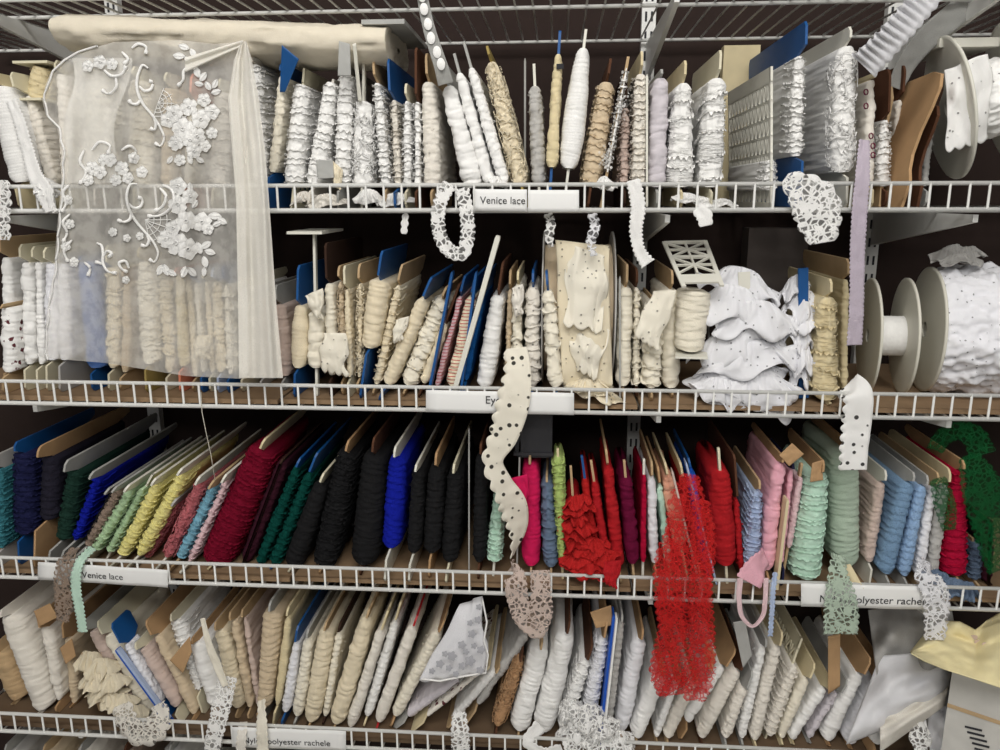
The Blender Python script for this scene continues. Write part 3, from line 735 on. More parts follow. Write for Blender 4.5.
item(r, 586,662, 563,731, (15,18), 'rf','white','brown 22', 'white frill lace between the large smooth ribbon and the blue stick', Y=.04)
item(r, 603,640, 587,728, (14,18), 'rf','cool','kraft 24', 'white lace against the bright blue stick, kraft tab above', Y=.035)
item(r, 621,622, 609,724, (8,9), 'la','grey','greyboard 10', 'thin grey lace just past the bright blue stick', Y=.035)
item(r, 640,642, 622,730, (20,23), 'sm','cool','kraft 16', 'bluish white ribbon with a small kraft tip, before the red lace fall', Y=.035)
item(r, 661,676, 637,738, (18,19), 'sm','white','tan 10', 'white banded ribbon meeting the hem of the red lace fall', Y=.03)
item(r, 676,684, 656,738, (8,9), 'la','white','tan 14', 'thin white lace below the hem of the red lace fall', Y=.04)
item(r, 694,682, 668,738, (13,15), 'sm','off','tan 8', 'off-white ribbon below the tip of the red lace fall', Y=.035)
item(r, 722,668, 688,722, (12,13), 'sm','white','kraft 26', 'white ribbon leaning from a bright kraft tab', Y=.05)
item(r, 737,672, 702,738, (14,15), 'sm','off','brown 16', 'long off-white ribbon leaning under a brown tab', Y=.04)
item(r, 744,690, 726,738, (13,14), 'la','off','greyboard 24', 'short off-white lace below a grey plastic flange', Y=.035)
item(r, 763,648, 742,738, (11,12), 'la','white','greyboard 12', 'white lace below the pink ribbon loop', Y=.04)
item(r, 777,648, 755,740, (11,13), 'la','off','straw 20', 'off-white lace leaning next to the open plastic lattice', Y=.04)
item(r, 795,668, 770,736, (11,12), 'rf','off','pvc 30 l', 'white frill on the open plastic lattice card, lowest shelf', Y=.045)
item(r, 806,680, 782,738, (9,10), 'sm','ivory','straw 22', 'ivory ribbon leaning from a straw stick loop', Y=.045)
item(r, 824,690, 792,740, (12,13), 'sm','white','straw 14', 'white ribbon leaning from the straw card ends', Y=.05)
item(r, 838,694, 808,742, (9,10), 'la','lilac','greyboard 20', 'lilac-white lace in front of the broad kraft edge', Y=.055)
item(r, 858,676, 826,742, (20,22), 'sm','white','kraft 24', 'plump white ribbon beside the broad kraft edge', Y=.05)
item(r, 882,690, 850,744, (20,20), 'sm','cool','kraft 20', 'long bluish ribbon leaning before the clear plastic bag', Y=.045)
item(r, 898,706, 876,744, (15,16), 'ey','white','kraft 6', 'white cutwork ribbon low before the folded white cloth', Y=.03)

flush()
ITEMS = {o['label']: o for o in bpy.data.objects if 'label' in o}
def find(s):
    h = [o for l, o in ITEMS.items() if s in l]
    assert len(h) == 1, (s, len(h)); return h[0]

def structure(name, lo, hi, m):
    b = MB(); b.box(lo, hi); o = b.build(name, m, None, None, smooth=False); o['kind'] = 'structure'; return o
structure('floor', (-3.0, -5.2, -0.05), (3.0, 0.45, 0.0), mat('board', (214, 210, 202)))
structure('wall_back', (-3.0, WALLY, 0.0), (3.0, 0.45, 2.9), mat('board', (50, 38, 34)))
structure('ceiling', (-3.0, -5.2, 2.9), (3.0, 0.45, 2.95), mat('board', 'off'))

# ------------------------------------------------------------------ wire shelves
PH = {0: at(437, 8, .02)[0], 1: at(870, 197)[0], 2: at(23.5, 395)[0], 3: at(278, 578)[0], 4: at(43, 720)[0], 5: 0.0}
SLAB = {0: 'white wire shelf seen from below at the top of the picture', 1: 'white wire shelf with Venice lace label and white laces standing on it',
        2: 'white wire shelf with Eyelet label below the cream laces', 3: 'white wire shelf carrying the coloured laces', 4: 'white wire shelf at the bottom, Nylon label near its net scraps',
        5: 'white wire shelf hidden below the lowest row'}
for k in range(0, 5):
    zd = DECK[k]; zt = zd+LIP
    sh = thing('wire_shelf', ((X0+X1)/2, 0.0, zd), SLAB[k], 'wire shelf', 'white ventilated wire shelves')
    o = np.array(sh.location)
    xs = PH[k] + .0254*np.arange(-90, 90); xs = xs[(xs > X0) & (xs < X1)]
    lip = MB()
    lip.tube([(X0, 0, zt), (X1, 0, zt)], .0029, 8)
    lip.tube([(X0, 0, zd), (X1, 0, zd)], .0033, 8)
    for x in xs: lip.tube([(x, -.0012, zd-.001), (x, -.0012, zt+.001)], .0017, 6)
    lip.build('lip_grille', mat('metal', 'wire'), sh, o)
    dk = MB()
    for x in xs: dk.tube([(x, 0, zd+.0005), (x, .345, zd+.0005)], .0016, 6)
    for y in ((.09, .345) if k == 0 else (.115, .23, .345)): dk.tube([(X0, y, zd-.0035), (X1, y, zd-.0035)], .0028, 8)
    dk.build('deck_grating', mat('metal', 'wire'), sh, o)
for k in (2, 3, 4):
    b = MB()
    for j, (a, c) in enumerate(((X0+.02, -.42), (-.415, .12), (.125, X1-.02))):
        b = MB(); b.box((a, .010+.004*j, DECK[k]+.0022), (c, .335, DECK[k]+LINER[k]))
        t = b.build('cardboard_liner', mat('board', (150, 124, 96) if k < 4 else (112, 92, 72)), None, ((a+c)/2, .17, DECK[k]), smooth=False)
        side = ('at its net end', 'along its middle stretch', 'at its far end by the reels and clear bag')[j]
        row = {2: 'second shelf', 3: 'coloured lace shelf', 4: 'lowest shelf'}[k]
        tag(t, f'brown cardboard lining on the {row} {side}' if j < 2 else f'brown cardboard lining the {row} at its far end', 'cardboard', 'cardboard liners on the wire shelves')

# uprights and brackets
UX = [at(156, 435, .36)[0], at(648, 40, .36)[0], at(866, 300, .36)[0]]
UL = ['white slotted upright on the wall behind the dark green and blue card ends', 'white slotted upright on the wall behind the middle of the shelves',
      'white slotted upright on the wall behind the reels']
for x, l in zip(UX, UL):
    t = thing('shelf_upright', (x, .36, .2), l, 'shelf upright', 'slotted shelf uprights')
    o = np.array(t.location)
    b = MB(); b.box((x-.012, .358, .2), (x+.012, .3745, 2.3)); b.build('channel', mat('metal', 'wire'), t, o, smooth=False)
    b = MB()
    for z in np.arange(.4, 2.2, .032):
        for dx in (-.005, .005): b.box((x+dx-.0018, .3572, z), (x+dx+.0018, .3585, z+.016))
    b.build('slot_pattern', mat('flat', 'charcoal'), t, o, smooth=False)
BN = {0: 'top shelf seen from below', 1: 'Venice lace shelf', 2: 'Eyelet shelf', 3: 'coloured lace shelf', 4: 'lowest shelf'}
BE = ['by the dark green card ends', 'at mid length', 'by the reels']
for i, x in enumerate(UX):
    for k in range(0, 5):
        z = DECK[k]-.007
        b = MB(); b.prism([(x-.0035, .362, z), (x-.0035, .012, z), (x-.0035, .012, z-.010), (x-.0035, .05, z-.016), (x-.0035, .362, z-.062)], np.array([.007, 0, 0]))
        t = b.build('shelf_bracket', mat('metal', 'wire'), None, (x, .36, z), smooth=False)
        tag(t, f'white tapered bracket under the {BN[k]} {BE[i]}', 'shelf bracket', 'shelf brackets')

# ------------------------------------------------------------------ paper labels on the lips
def label(c, txt, tx, ty, size, lab, blank=False):
    """c: pixel box x0, y0(left), x1, y0(right), height px"""
    x0, ya, x1, yb, hp = c
    Yl = -.0065
    P = [at(x0, ya, Yl), at(x1, yb, Yl), at(x1, yb+hp, Yl), at(x0, ya+hp, Yl)]
    t = thing('shelf_label', P[3], lab, 'label', 'paper labels clipped to the shelf lips')
    o = np.array(t.location)
    b = MB(); K = 14
    top = np.linspace(P[0], P[1], K); bot = np.linspace(P[3], P[2], K)
    G = np.stack([top*(1-v)+bot*v + np.array([0, -.0008*sin(pi*v), 0]) + np.stack([0*np.arange(K), .0005*np.sin(np.arange(K)*1.3), 0*np.arange(K)], 1) for v in np.linspace(0, 1, 6)])
    b.grid(G); s = b.build('paper', mat('flat', (238, 238, 236)), t, o); m = s.modifiers.new('thick', 'SOLIDIFY'); m.thickness = .0005; m.offset = 1
    for xx in (.22, .78):
        b = MB(); p = P[0]*(1-xx)+P[1]*xx
        b.box((p[0]-.006, Yl+.0008, P[3][2]+.002), (p[0]+.006, -.0034, p[2]-.002))
        b.build('clip', mat('plastic', 'plastic'), t, o, smooth=False)
    if txt:
        cu = bpy.data.curves.new('lettering', 'FONT'); cu.body = txt; cu.size = size; cu.extrude = .0001; cu.space_character = 1.0
        f0 = bpy.data.objects.new('lettering_outline', cu); COL.objects.link(f0)
        bpy.context.view_layer.update()
        me = bpy.data.meshes.new_from_object(f0.evaluated_get(bpy.context.evaluated_depsgraph_get()))
        bpy.data.objects.remove(f0); bpy.data.curves.remove(cu)
        me.materials.clear(); f = link('lettering', me, None, mat('flat', (58, 58, 60)))
        q = at(tx, ty, Yl-.0016); d = P[1]-P[0]
        f.rotation_euler = (pi/2, -math.atan2(d[2], d[0]), 0); f.parent = t; f.location = tuple(q-o)
    return t
label((475, 189, 527, 189.5, 22), 'Venice lace', 480, 203.5, .0138, 'white Venice lace label on the lip of the top shelf')
label((528, 190, 579, 190, 22), '', 0, 0, 0, 'blank white label beside the Venice lace label on the top shelf')
label((426, 390, 574, 393, 22), 'Eyelet', 485, 403.5, .0165, 'long white Eyelet label on the second shelf, crossed by an eyelet strip')
label((38, 562, 168, 570, 17.5), 'Venice lace', 82, 577.5, .0150, 'long Venice lace label on the shelf of coloured laces')
label((801, 583.5, 936, 587, 23), 'Nylon/polyester rachele', 819, 602, .0164, 'Nylon/polyester rachele label below the sage and blue laces')
label((232, 727, 346, 731, 20), 'Nylon/polyester rachele', 243, 743, .0152, 'Nylon/polyester rachele label on the lowest shelf')

# ------------------------------------------------------------------ fabric roll with the embroidered net panel
def yn(px, py):
    """depth of the hanging net"""
    return -.020 - .010*np.sin(px/9.5+py/170.) * np.clip((py-50)/90., 0, 1) - .0025*np.sin(px/5.1+1.0+py/90.)*np.clip((py-60)/150., 0.1, 1) - .004*vn(np.asarray(px)/14., np.asarray(py)/40., 3)
def S(px, py, off=0.0):
    return np.array([at(a, b, float(yn(np.float64(a), np.float64(b)))-off) for a, b in zip(np.ravel(px), np.ravel(py))])

roll = thing('fabric_bolt', at(225, 50, .08), 'cream fabric rolled on a board across the top shelf, its embroidered net panel hanging down', 'bolt of fabric')
ro = np.array(roll.location)
K = 90; NA = 40
lx = np.linspace(0, 1, K)
an = np.linspace(0, 2*pi, NA, endpoint=False)
rows = []
for q in lx:
    px = 58+q*330
    top = at(px, 10+q*12, .02)[2]; bot = at(px, 50+q*12, .02)[2]
    xc = at(px, 40, .02)[0]; zc = (top+bot)/2; rz = (top-bot)/2
    e = min(1, .80+q*8) if q < .03 else 1
    ca, sa = np.cos(an), np.sin(an)
    yy = .085-.085*np.sign(ca)*np.abs(ca)**.7; zz = zc + rz*e*np.sign(sa)*np.abs(sa)**.8
    n = .0040*vn(q*9+an*.8, an*2.5, 4) + .0016*vn(q*40+0*an, an*7, 9)
    rows.append(np.stack([xc+0*an, yy+n, zz+n], 1))
b = MB(); b.grid(np.stack(rows), closed=True)
for ri in (0, K-1):
    ring = rows[ri]; c = ring.mean(0)
    rings = [ring] + [c+(ring-c)*s + np.array([(.0035 if j % 2 else -.0015)*(1 if ri == 0 else -1), 0, 0]) for j, s in enumerate((.9, .82, .7, .62, .5, .42, .3, .2, .1))]
    b.grid(np.stack(rings), closed=True)
b.build('rolled_fabric', mat('cloth', (226,217,198)), roll, ro)
b = MB(); p = at(384, 20, .01); p2 = at(405, 20, .01)
b.box((p[0]-.03, .005, p[2]-.006), (p2[0], .19, p[2])); b.build('board', mat('board', 'greyboard'), roll, ro, smooth=False)

lefty = [(46, 96), (52, 76), (60, 62), (72, 51), (85, 45.5), (100, 42), (115, 46), (128, 57), (150, 62), (185, 61), (230, 57), (270, 54), (300, 48), (345, 44), (363, 46)]
ys = np.linspace(0, 1, 120)
us = np.linspace(0, 1, 90)
yl = np.array([a for a, _ in lefty]); xl = np.array([c for _, c in lefty])
G = np.zeros((120, 90, 3))
for i, v in enumerate(ys):
    for j, uu in enumerate(us):
        ytop = np.interp(uu, [0, .12, .55, .8, 1], [47, 42, 40, 44, 41]); ybot = np.interp(uu, [0, .3, .7, 1], [358, 363, 376, 379])
        py = ytop+(ybot-ytop)*v
        x_l = np.interp(py, yl, xl); px = x_l+(246-x_l)*uu
        G[i, j] = at(px, py, float(yn(np.float64(px), np.float64(py))))
b = MB(); b.grid(G); net = b.build('net_panel', mat('net', (250,246,238)), roll, ro)
# second layer: scalloped border folded under at the upper corner, and the gathered side fold
G = np.zeros((70, 40, 3))
for i, v in enumerate(np.linspace(0, 1, 70)):
    for j, uu in enumerate(np.linspace(0, 1, 40)):
        py = 58+v*125; x_l = 72+4*sin(v*9)-8*v; x_r = 128-16*v+5*sin(v*7+1)
        px = x_l+(x_r-x_l)*uu; G[i, j] = at(px, py, float(yn(np.float64(px), np.float64(py)))+.008+.003*sin(px/4))
b = MB(); b.grid(G); b.build('net_border', mat('film', (250,248,242)), roll, ro)
G = np.zeros((130, 60, 3))
for i, v in enumerate(np.linspace(0, 1, 130)):
    for j, uu in enumerate(np.linspace(0, 1, 60)):
        py = 42+v*336
        x_l = np.interp(py, [42, 60, 100, 150, 200, 300, 378], [241, 234, 228, 232, 236, 238, 239]); x_r = np.interp(py, [42, 60, 100, 150, 200, 300, 378], [247, 252, 259, 265, 269, 276, 283])
        px = x_l+(x_r-x_l)*uu
        G[i, j] = at(px, py, -.034-.004*sin(uu*9+v*1.5)-.0012*sin(uu*23+v*3)-.002*float(vn(np.float64(uu*6), np.float64(v*5), 2)))
b = MB(); b.grid(G); b.build('net_fold', mat('film', (246,242,232)), roll, ro)
for nm, off in (('net_gather', 0),):
    G = np.zeros((30, 14, 3))
    for i, v in enumerate(np.linspace(0, 1, 30)):
        for j, uu in enumerate(np.linspace(0, 1, 14)):
            px = 243-v*58; py = 43+v*22+(uu-.5)*(6+9*v); G[i, j] = at(px, py, float(yn(np.float64(px), np.float64(py)))-.006-.003*sin(uu*9))
    b = MB(); b.grid(G); b.build(nm, mat('film', (246,242,232)), roll, ro)

_py = np.linspace(46, 360, 260); _px = np.interp(_py, yl, xl)
b = MB(); b.tube(S(_px+1.0+1.6*np.abs(np.sin(_py/7.5)), _py, .002), .0013, 6); b.build('scalloped_edge', mat('lace', 'white'), net, ro)
EM = mat('lace', 'white'); EF = mat('lace', 'white')
def scroll(paths, r=1.5):
    b = MB()
    for P in paths:
        P = np.array(P, float); t = np.r_[0, np.cumsum(np.hypot(*np.diff(P, axis=0).T))]
        q = np.linspace(0, t[-1], max(8, int(t[-1]/1.3)))
        px, py = smooth_interp(q, t, P[:, 0]), smooth_interp(q, t, P[:, 1])
        prof = r*(.55+.45*np.sin(pi*np.clip(q/t[-1], 0, 1)**.7)); prof[-3:] = r*1.25
        b.tube(S(px, py, .002), prof*.00145, 6)
    b.build('embroidered_scroll', EM, net, ro)
scroll([[(148,68),(143,65),(139,72),(137,88),(143,104),(152,115),(160,127),(164,139),(160,146),(155,143)], [(139,86),(145,91),(151,89),(152,82),(149,81)], [(141,99),(137,104),(131,103),(129,100)], [(153,116),(156,124),(154,130),(150,128)]])
scroll([[(137,184),(131,184),(127,193),(128,206),(135,220),(145,232),(154,243),(158,254),(154,262),(149,259)], [(128,203),(134,208),(141,206),(142,199),(138,197)], [(131,211),(130,219),(124,222),(118,220)], [(146,233),(149,241),(146,246),(141,245)]])
scroll([[(163,185),(172,190),(174,201),(168,211),(158,216),(148,216)], [(160,188),(166,196),(163,206),(155,211)]], 1.7)
scroll([[(97,243),(101,245),(103,253),(103,263),(109,272),(116,273)], [(104,256),(108,251),(112,254),(109,257)], [(103,264),(96,262)], [(129,268),(125,261),(119,263),(121,268),(127,272)]])
scroll([[(69,185),(63,192),(66,203),(62,212)], [(70,214),(63,222),(67,233),(63,242)], [(72,240),(64,250),(68,262)], [(84,262),(90,268),(88,276)]])
scroll([[(132,48),(138,44),(146,47),(146,54)], [(122,52),(128,60),(124,64)]])
def web(c, rad, a0, a1):
    b = MB()
    A = np.linspace(a0, a1, 6)
    for a in A: b.tube(S(np.linspace(c[0], c[0]+rad*cos(a), 8), np.linspace(c[1], c[1]+rad*sin(a), 8), .002), .0006, 4)
    for f in (.35, .6, .85):
        aa = np.linspace(a0, a1, 20); b.tube(S(c[0]+rad*f*np.cos(aa), c[1]+rad*f*np.sin(aa), .002), .0006, 4)
    b.build('embroidered_web', EM, net, ro)
web((145, 220), 26, -.35, 1.35); web((158, 103), 16, -1.2, 1.9); web((176, 110), 14, .3, 2.8)
rg = random.Random(4)
def flower(cx, cy, r):
    b = MB(); ph = rg.random()*6
    for q in range(5):
        a = ph+q*2*pi/5; th = np.linspace(0, 2*pi, 14, endpoint=False)
        rr = r*.47*(1+.12*np.cos(5*th)); mx, my = cx+r*.52*cos(a), cy+r*.52*sin(a)
        rim = S(mx+rr*np.cos(th), my+rr*np.sin(th), .0022); mid = S(mx+.5*rr*np.cos(th), my+.5*rr*np.sin(th), .0032); cc = S([mx], [my], .0036)
        i0 = b.n; b.grid(np.stack([rim, mid]), closed=True); b.add(cc); ci = b.n-1
        b.T.append(np.array([[i0+14+j, i0+14+(j+1) % 14, ci] for j in range(14)]))
        b.tube(np.concatenate([rim, rim[:1]])-np.array([0, .0006, 0]), .0004, 4, cap=False)
    th = np.linspace(0, 2*pi, 9); b.tube(S(cx+r*.16*np.cos(th), cy+r*.16*np.sin(th), .0036), .0009, 5, cap=False)
    b.build('embroidered_flower', EF, net, ro)
for f in [(174,113,9),(189,107,9),(201,119,10),(183,129,12),(197,136,9),(212,112,8),(176,143,8),(194,151,8),(212,133,6),(205,146,6),
          (178,204,10),(186,221,11),(202,222,10),(176,243,12),(188,249,11),(166,239,9),(178,186,9),(190,196,8),(208,229,6),(173,228,8),
          (113,232,4.5),(127,238,4),(140,236,4),(126,280,4),(110,160,7),(122,168,7),(134,158,6),(100,172,7),(116,180,6),(142,172,6),(92,168,7),(88,180,6),(104,160,6),(128,178,6),(68,200,5),(70,224,5),(66,246,5),(74,262,5),(204,100,7),(190,140,8),(180,160,6),(168,120,8),(88,66,6),(100,62,7),(112,64,6)]: flower(*f)
for q in ([(104,70),(112,76),(122,74),(126,66)], [(116,77),(116,88),(108,94),(102,90)], [(92,150),(100,142),(110,146),(108,154)], [(84,150),(80,162),(86,172),(80,184)], [(122,150),(130,146),(136,152),(131,158)]): scroll([q])
scroll([[(190,66),(184,71),(183,80),(178,86)]])
def leaf(cx, cy, l, ang):
    b = MB(); t = np.linspace(0, 1, 9); w = l*.26*np.sin(pi*t)**.8
    dx, dy = cos(ang), sin(ang); ax, ay = cx+dx*l*(t-.5), cy+dy*l*(t-.5)
    g = np.stack([S(ax-dy*w*k, ay+dx*w*k, .0022+.0008*(1-abs(k))) for k in (-1, 0, 1)])
    b.grid(g); b.tube(g[1], .0006, 4)
    for e in (0, 2): b.tube(g[e], .0006, 4)
    b.build('embroidered_leaf', EF, net, ro)
for lf in [(184,47,11,.3),(179,56,12,.1),(193,53,10,1.0),(188,60,9,.7),(197,72,12,1.2),(203,77,11,2.2),(208,86,10,1.0),(215,84,10,2.0),(216,92,10,2.9),(199,84,9,.2),
           (215,216,13,.1),(222,221,11,.5),(217,224,9,-.4),(199,248,13,1.2),(206,245,12,-.5),(210,252,11,.3),(205,262,12,1.3),(204,272,9,1.6),(160,270,12,2.0),(166,270,12,1.2),(172,273,10,.5),(184,272,12,1.9),(192,272,12,.8),
           (190,187,9,1.6),(195,204,9,-1.0),(190,160,9,1.2),(200,160,9,.5),(170,160,9,2.2)]: leaf(*lf)

# ------------------------------------------------------------------ loose ends and hanging strips
def strip(L, name, colour, label=None, par=None, kind='strip', scallop=.0022, lam=.010, two=True, cup=.001, ruff=0.0, cat='lace trim', group=None, seed=1):
    P = pxs(L)
    if par is not None:
        o = np.array(par.location); return ribbon(P, .01, 'loose_end', mat(kind, colour), par, o, scallop, lam, cup, two, 4, seed, ruff)
    o = ribbon(P, .01, name, mat(kind, colour), None, P[0, :3], scallop, lam, cup, two, 4, seed, ruff)
    tag(o, label, cat, group); return o
HG = 'loose lace ends hanging over the shelf lips'
strip([(450,184,-.006,12),(441,200,-.012,12),(438,220,-.013,12),(442,240,-.014,12),(452,252,-.016,12),(462,254,-.016,11),(467,240,-.014,12),(467,215,-.012,12),(462,188,-.007,12)], '', 'white', par=find('puffed bands leaning over'), lam=.008)
strip([(633,180,-.008,11),(638,205,-.010,12),(636,232,-.011,10),(640,252,-.012,9),(648,264,-.013,12)], '', 'white', par=find('off-white picot trim'), kind='lace', lam=.006, scallop=.003)
strip([(785,178,-.010,10),(800,188,-.014,30),(815,205,-.016,44),(820,225,-.018,38),(822,243,-.019,22)], 'hanging_edging', 'white', 'broad white cutwork edging hanging below the blue card foot of the top shelf', scallop=.004, lam=.018, group=HG)
strip([(548,214,.03,6),(551,224,.012,7),(549,236,.012,7),(551,247,.014,3)], 'hanging_scrap', 'white', 'small white lace scrap dangling in front of the tan top of the eyelet reel', group=HG)
strip([(592,214,.03,7),(595,228,.012,8),(591,240,.012,8),(594,256,.013,4)], 'hanging_scrap', 'cool', 'pale lace end dangling before the eyelet reel, close to its far flange', group=HG)
strip([(697,208,-.006,10),(704,216,-.010,14),(706,226,-.011,10)], 'hanging_scrap', 'white', 'short white lace tab poking below the top shelf lip over the lattice spool', kind='lace', group=HG)
strip([(406,213,.01,3),(405,222,.008,5),(404,234,.008,4)], 'hanging_scrap', 'white', 'tiny white lace tip below the top shelf, above the blue-ended satin card', kind='lace', group=HG)
strip([(2,180,-.012,12),(3,200,-.013,14),(2,222,-.014,13),(4,240,-.014,11)], 'hanging_edging', 'white', 'white loop-edged lace hanging at the very end of the top shelf lip', scallop=.004, lam=.012, group=HG)
strip([(50,188,-.008,5),(52,205,-.010,5),(56,212,-.010,4)], 'hanging_scrap', 'white', 'thin white lace end caught on the top shelf lip beside the net panel', kind='lace', group=HG)
strip([(517,348,.012,20),(519,372,-.004,24),(515,400,-.012,30),(505,436,-.012,26),(494,462,-.012,18,.3),(502,482,-.010,20,.5),(514,505,.0,26,.3),(519,530,.012,18,.6),(512,556,.015,6,1.2)], 'hanging_eyelet', 'ivory', 'long cream eyelet edging falling across the Eyelet label to the coloured shelf', kind='cutwork', scallop=.006, lam=.020, two=False, cat='lace trim', group=HG)
strip([(848,384,.01,28),(858,392,-.012,27),(858,420,-.013,27),(855,448,-.014,26),(854,470,-.015,25)], 'hanging_edging', 'white', 'white eyelet edging hanging from the second shelf over the sage lace', kind='cutwork', scallop=.005, lam=.014, two=False, group=HG)
strip([(864,140,.01,9),(862,180,-.012,13),(859,215,-.014,14),(857,260,-.014,13),(856,310,-.014,13),(854,345,-.014,14)], 'picot_ribbon', 'mauve', 'long mauve ribbon with picot edges hanging from the top shelf before the reels', kind='lace', scallop=.0018, lam=.006, cat='ribbon')
strip([(421,-12,.01,11),(427,20,.008,12),(434,45,.006,13),(441,66,.006,14),(446,84,.012,16)], 'medallion_ribbon', 'greyboard', 'sheer grey ribbon of white oval medallions dropping from the highest shelf', kind='film', scallop=.0, cat='ribbon')
med = bpy.data.objects['medallion_ribbon']
mo = np.array(med.location)
for (mx, my) in [(422,-4),(424,9),(428,24),(431,38),(437,52),(441,64)]:
    b = MB(); th = np.linspace(0, 2*pi, 16, endpoint=False); g = []
    for f, dz in ((1, 0), (.6, .0014), (.05, .0018)): g.append(np.array([at(mx+4.2*f*cos(a)+1.5*f*sin(a)*.25, my+6.3*f*sin(a), .0035-dz) for a in th]))
    b.grid(np.stack(g), closed=True); b.build('medallion', mat('lace', 'white'), med, mo)
strip([(935,-14,-.03,26),(917,8,-.028,27),(898,30,-.02,27),(880,50,-.006,27),(863,66,.008,30)], 'hanging_ribbon', 'cool', 'sheer white gathered ribbon swooping down onto the big white card, top shelf', kind='film', scallop=.003, lam=.012, ruff=.005, cat='ribbon')
strip([(1000,-30,.10,26),(960,10,.10,26),(925,40,.11,24),(905,66,.12,20),(895,88,.12,16)], 'hanging_band', 'greyboard', 'sheer greyish band hanging behind the gathered ribbon in the top corner', kind='film', scallop=.0, cat='ribbon')
strip([(12,100,.03,8),(20,122,.022,10),(28,150,.018,11),(36,176,.004,13),(44,192,-.008,16),(50,212,-.010,6)], 'picot_edging', 'white', 'white knotted picot edging draped along the thick white cord winding', kind='lace', scallop=.003, lam=.006, group=HG)
strip([(76,548,.02,8),(66,562,-.009,14),(62,580,-.013,14),(64,602,-.014,16),(63,622,-.014,10)], '', 'taupe', par=find('taupe lace leaning next'), lam=.008)
strip([(93,548,.02,5),(80,562,-.011,6),(76,585,-.017,8),(80,608,-.018,7),(83,632,-.018,7)], '', 'mint', par=find('first of the green pair'), kind='lace', lam=.007, scallop=.003)
strip([(512,566,.02,14),(515,578,-.012,20),(518,600,-.014,20),(526,620,-.016,19),(537,632,-.018,13),(541,616,-.016,20),(541,592,-.014,19),(540,570,-.008,17)], 'hanging_edging', 'dusty', 'pinkish-beige lace looped over the lip below the magenta ribbon', lam=.008, group=HG)
# red lace fall: a broad gathered length
P0 = [(690,474,.02),(686,500,.008),(690,530,-.004),(688,556,-.010),(684,580,-.016),(684,600,-.019),(684,630,-.020),(682,660,-.022),(682,694,-.023)]
rw = [(690,474,.025,14),(687,500,.012,34),(690,530,.000,46),(688,560,-.012,50),(684,585,-.017,50),(684,610,-.019,46),(683,640,-.020,52),(680,668,-.022,56),(682,694,-.023,46)]
red = ribbon(pxs(rw), .05, 'hanging_lace', mat('veil', (212,44,44)), None, at(690, 474, .02), .004, .012, .003, True, 14, 7, .0)
tag(red, 'sheer bright red floral lace spilling from the coloured shelf over the lowest row', 'lace trim')
for k, rr in enumerate(([(676,520,.0,10),(668,560,-.016,24),(668,600,-.023,24),(672,640,-.024,22),(664,672,-.026,26),(676,690,-.027,30)], [(700,500,.0,14),(702,540,-.012,20),(700,590,-.024,20),(702,640,-.025,22),(696,684,-.027,28),(694,700,-.027,16)])):
    ribbon(pxs(rr), .03, 'lace_fold', mat('veil', (212,44,44)), red, at(690, 474, .02), .004, .011, .004, True, 8, 8+k, .0)
strip([(765,556,.02,18),(755,570,-.006,24),(748,582,-.010,26)], '', 'pink', par=find('bright pink ribbon'), kind='lace', lam=.008)
strip([(740,578,-.010,6),(739,600,-.014,5),(743,618,-.015,4.5),(752,626,-.016,4),(761,618,-.015,4.5),(765,600,-.014,5),(766,578,-.010,5)], 'hanging_loop', 'palepink', 'loop of narrow pale pink ribbon hanging below the bright pink card', kind='lace', scallop=.0, cat='ribbon')
strip([(775,572,-.006,3.2),(773,590,-.012,3.2),(772,608,-.013,3.2),(770,636,-.013,3)], 'hanging_braid', 'powder', 'short pale blue braid dangling beside the pink ribbon loop', kind='lace', scallop=.002, lam=.007, cat='braid')
strip([(838,555,.015,12),(838,575,-.008,18),(840,595,-.014,28),(841,615,-.016,32),(840,634,-.017,32)], '', 'sage', par=find('sage green lace board'), lam=.010, scallop=.003)
strip([(925,560,.018,12),(926,576,-.008,20),(935,592,-.014,24),(936,615,-.016,22),(934,640,-.017,18)], '', 'cool', par=find('pale grey lace next to the sky'), lam=.012, scallop=.003)
strip([(228,676,.012,17),(223,700,.0,17),(218,722,-.012,16),(213,745,-.016,14),(212,760,-.016,12)], 'hanging_edging', 'white', 'white lace edging hanging over the lowest lip beside its Nylon label', lam=.010, group=HG)
strip([(122,704,.0,16),(128,722,-.010,20),(138,734,-.014,20),(152,732,-.014,20),(160,716,-.008,18),(158,704,.004,14)], 'hanging_garland', 'off', 'scalloped off-white lace looped over the lowest lip under the blue-tipped card', lam=.016, scallop=.006, group=HG)
strip([(244,722,.004,7),(242,735,-.011,8),(241,752,-.012,8)], 'hanging_scrap', 'off', 'narrow off-white lace end across the start of the lowest Nylon label', kind='lace', group=HG)
strip([(262,700,.018,7),(262,722,-.010,9),(263,752,-.013,10)], 'hanging_scrap', 'ivory', 'ivory lace end hanging across the lowest Nylon label', kind='lace', group=HG)
strip([(459,712,.004,12),(460,728,-.010,16),(461,752,-.012,17)], 'hanging_scrap', 'white', 'white lace end over the lowest lip below the dark-marked ribbon', group=HG)
strip([(203,618,.012,5),(208,640,.006,7),(217,664,.004,9),(226,686,.002,6)], 'stay_tape', 'ivory', 'thin cream tape slanting across the white folded ribbon of the lowest shelf', kind='cloth', scallop=0, cat='ribbon')
strip([(540,725,.01,14),(528,742,-.008,10),(545,752,-.012,10),(562,748,-.012,10)], 'hanging_end', 'white', 'white ribbon end curling over the lowest lip under the large smooth ribbon', kind='lace', group=HG)
# a thread
b = MB(); b.tube([at(201,392,-.006), at(202,412,-.008), at(206,432,.0), at(211,455,.01), at(215,480,.018)], .0006, 5)
tag(b.build('loose_thread', mat('cloth', 'ivory'), None, at(201, 392, 0)), 'single pale thread hanging from the second shelf over the light blue lace', 'thread')

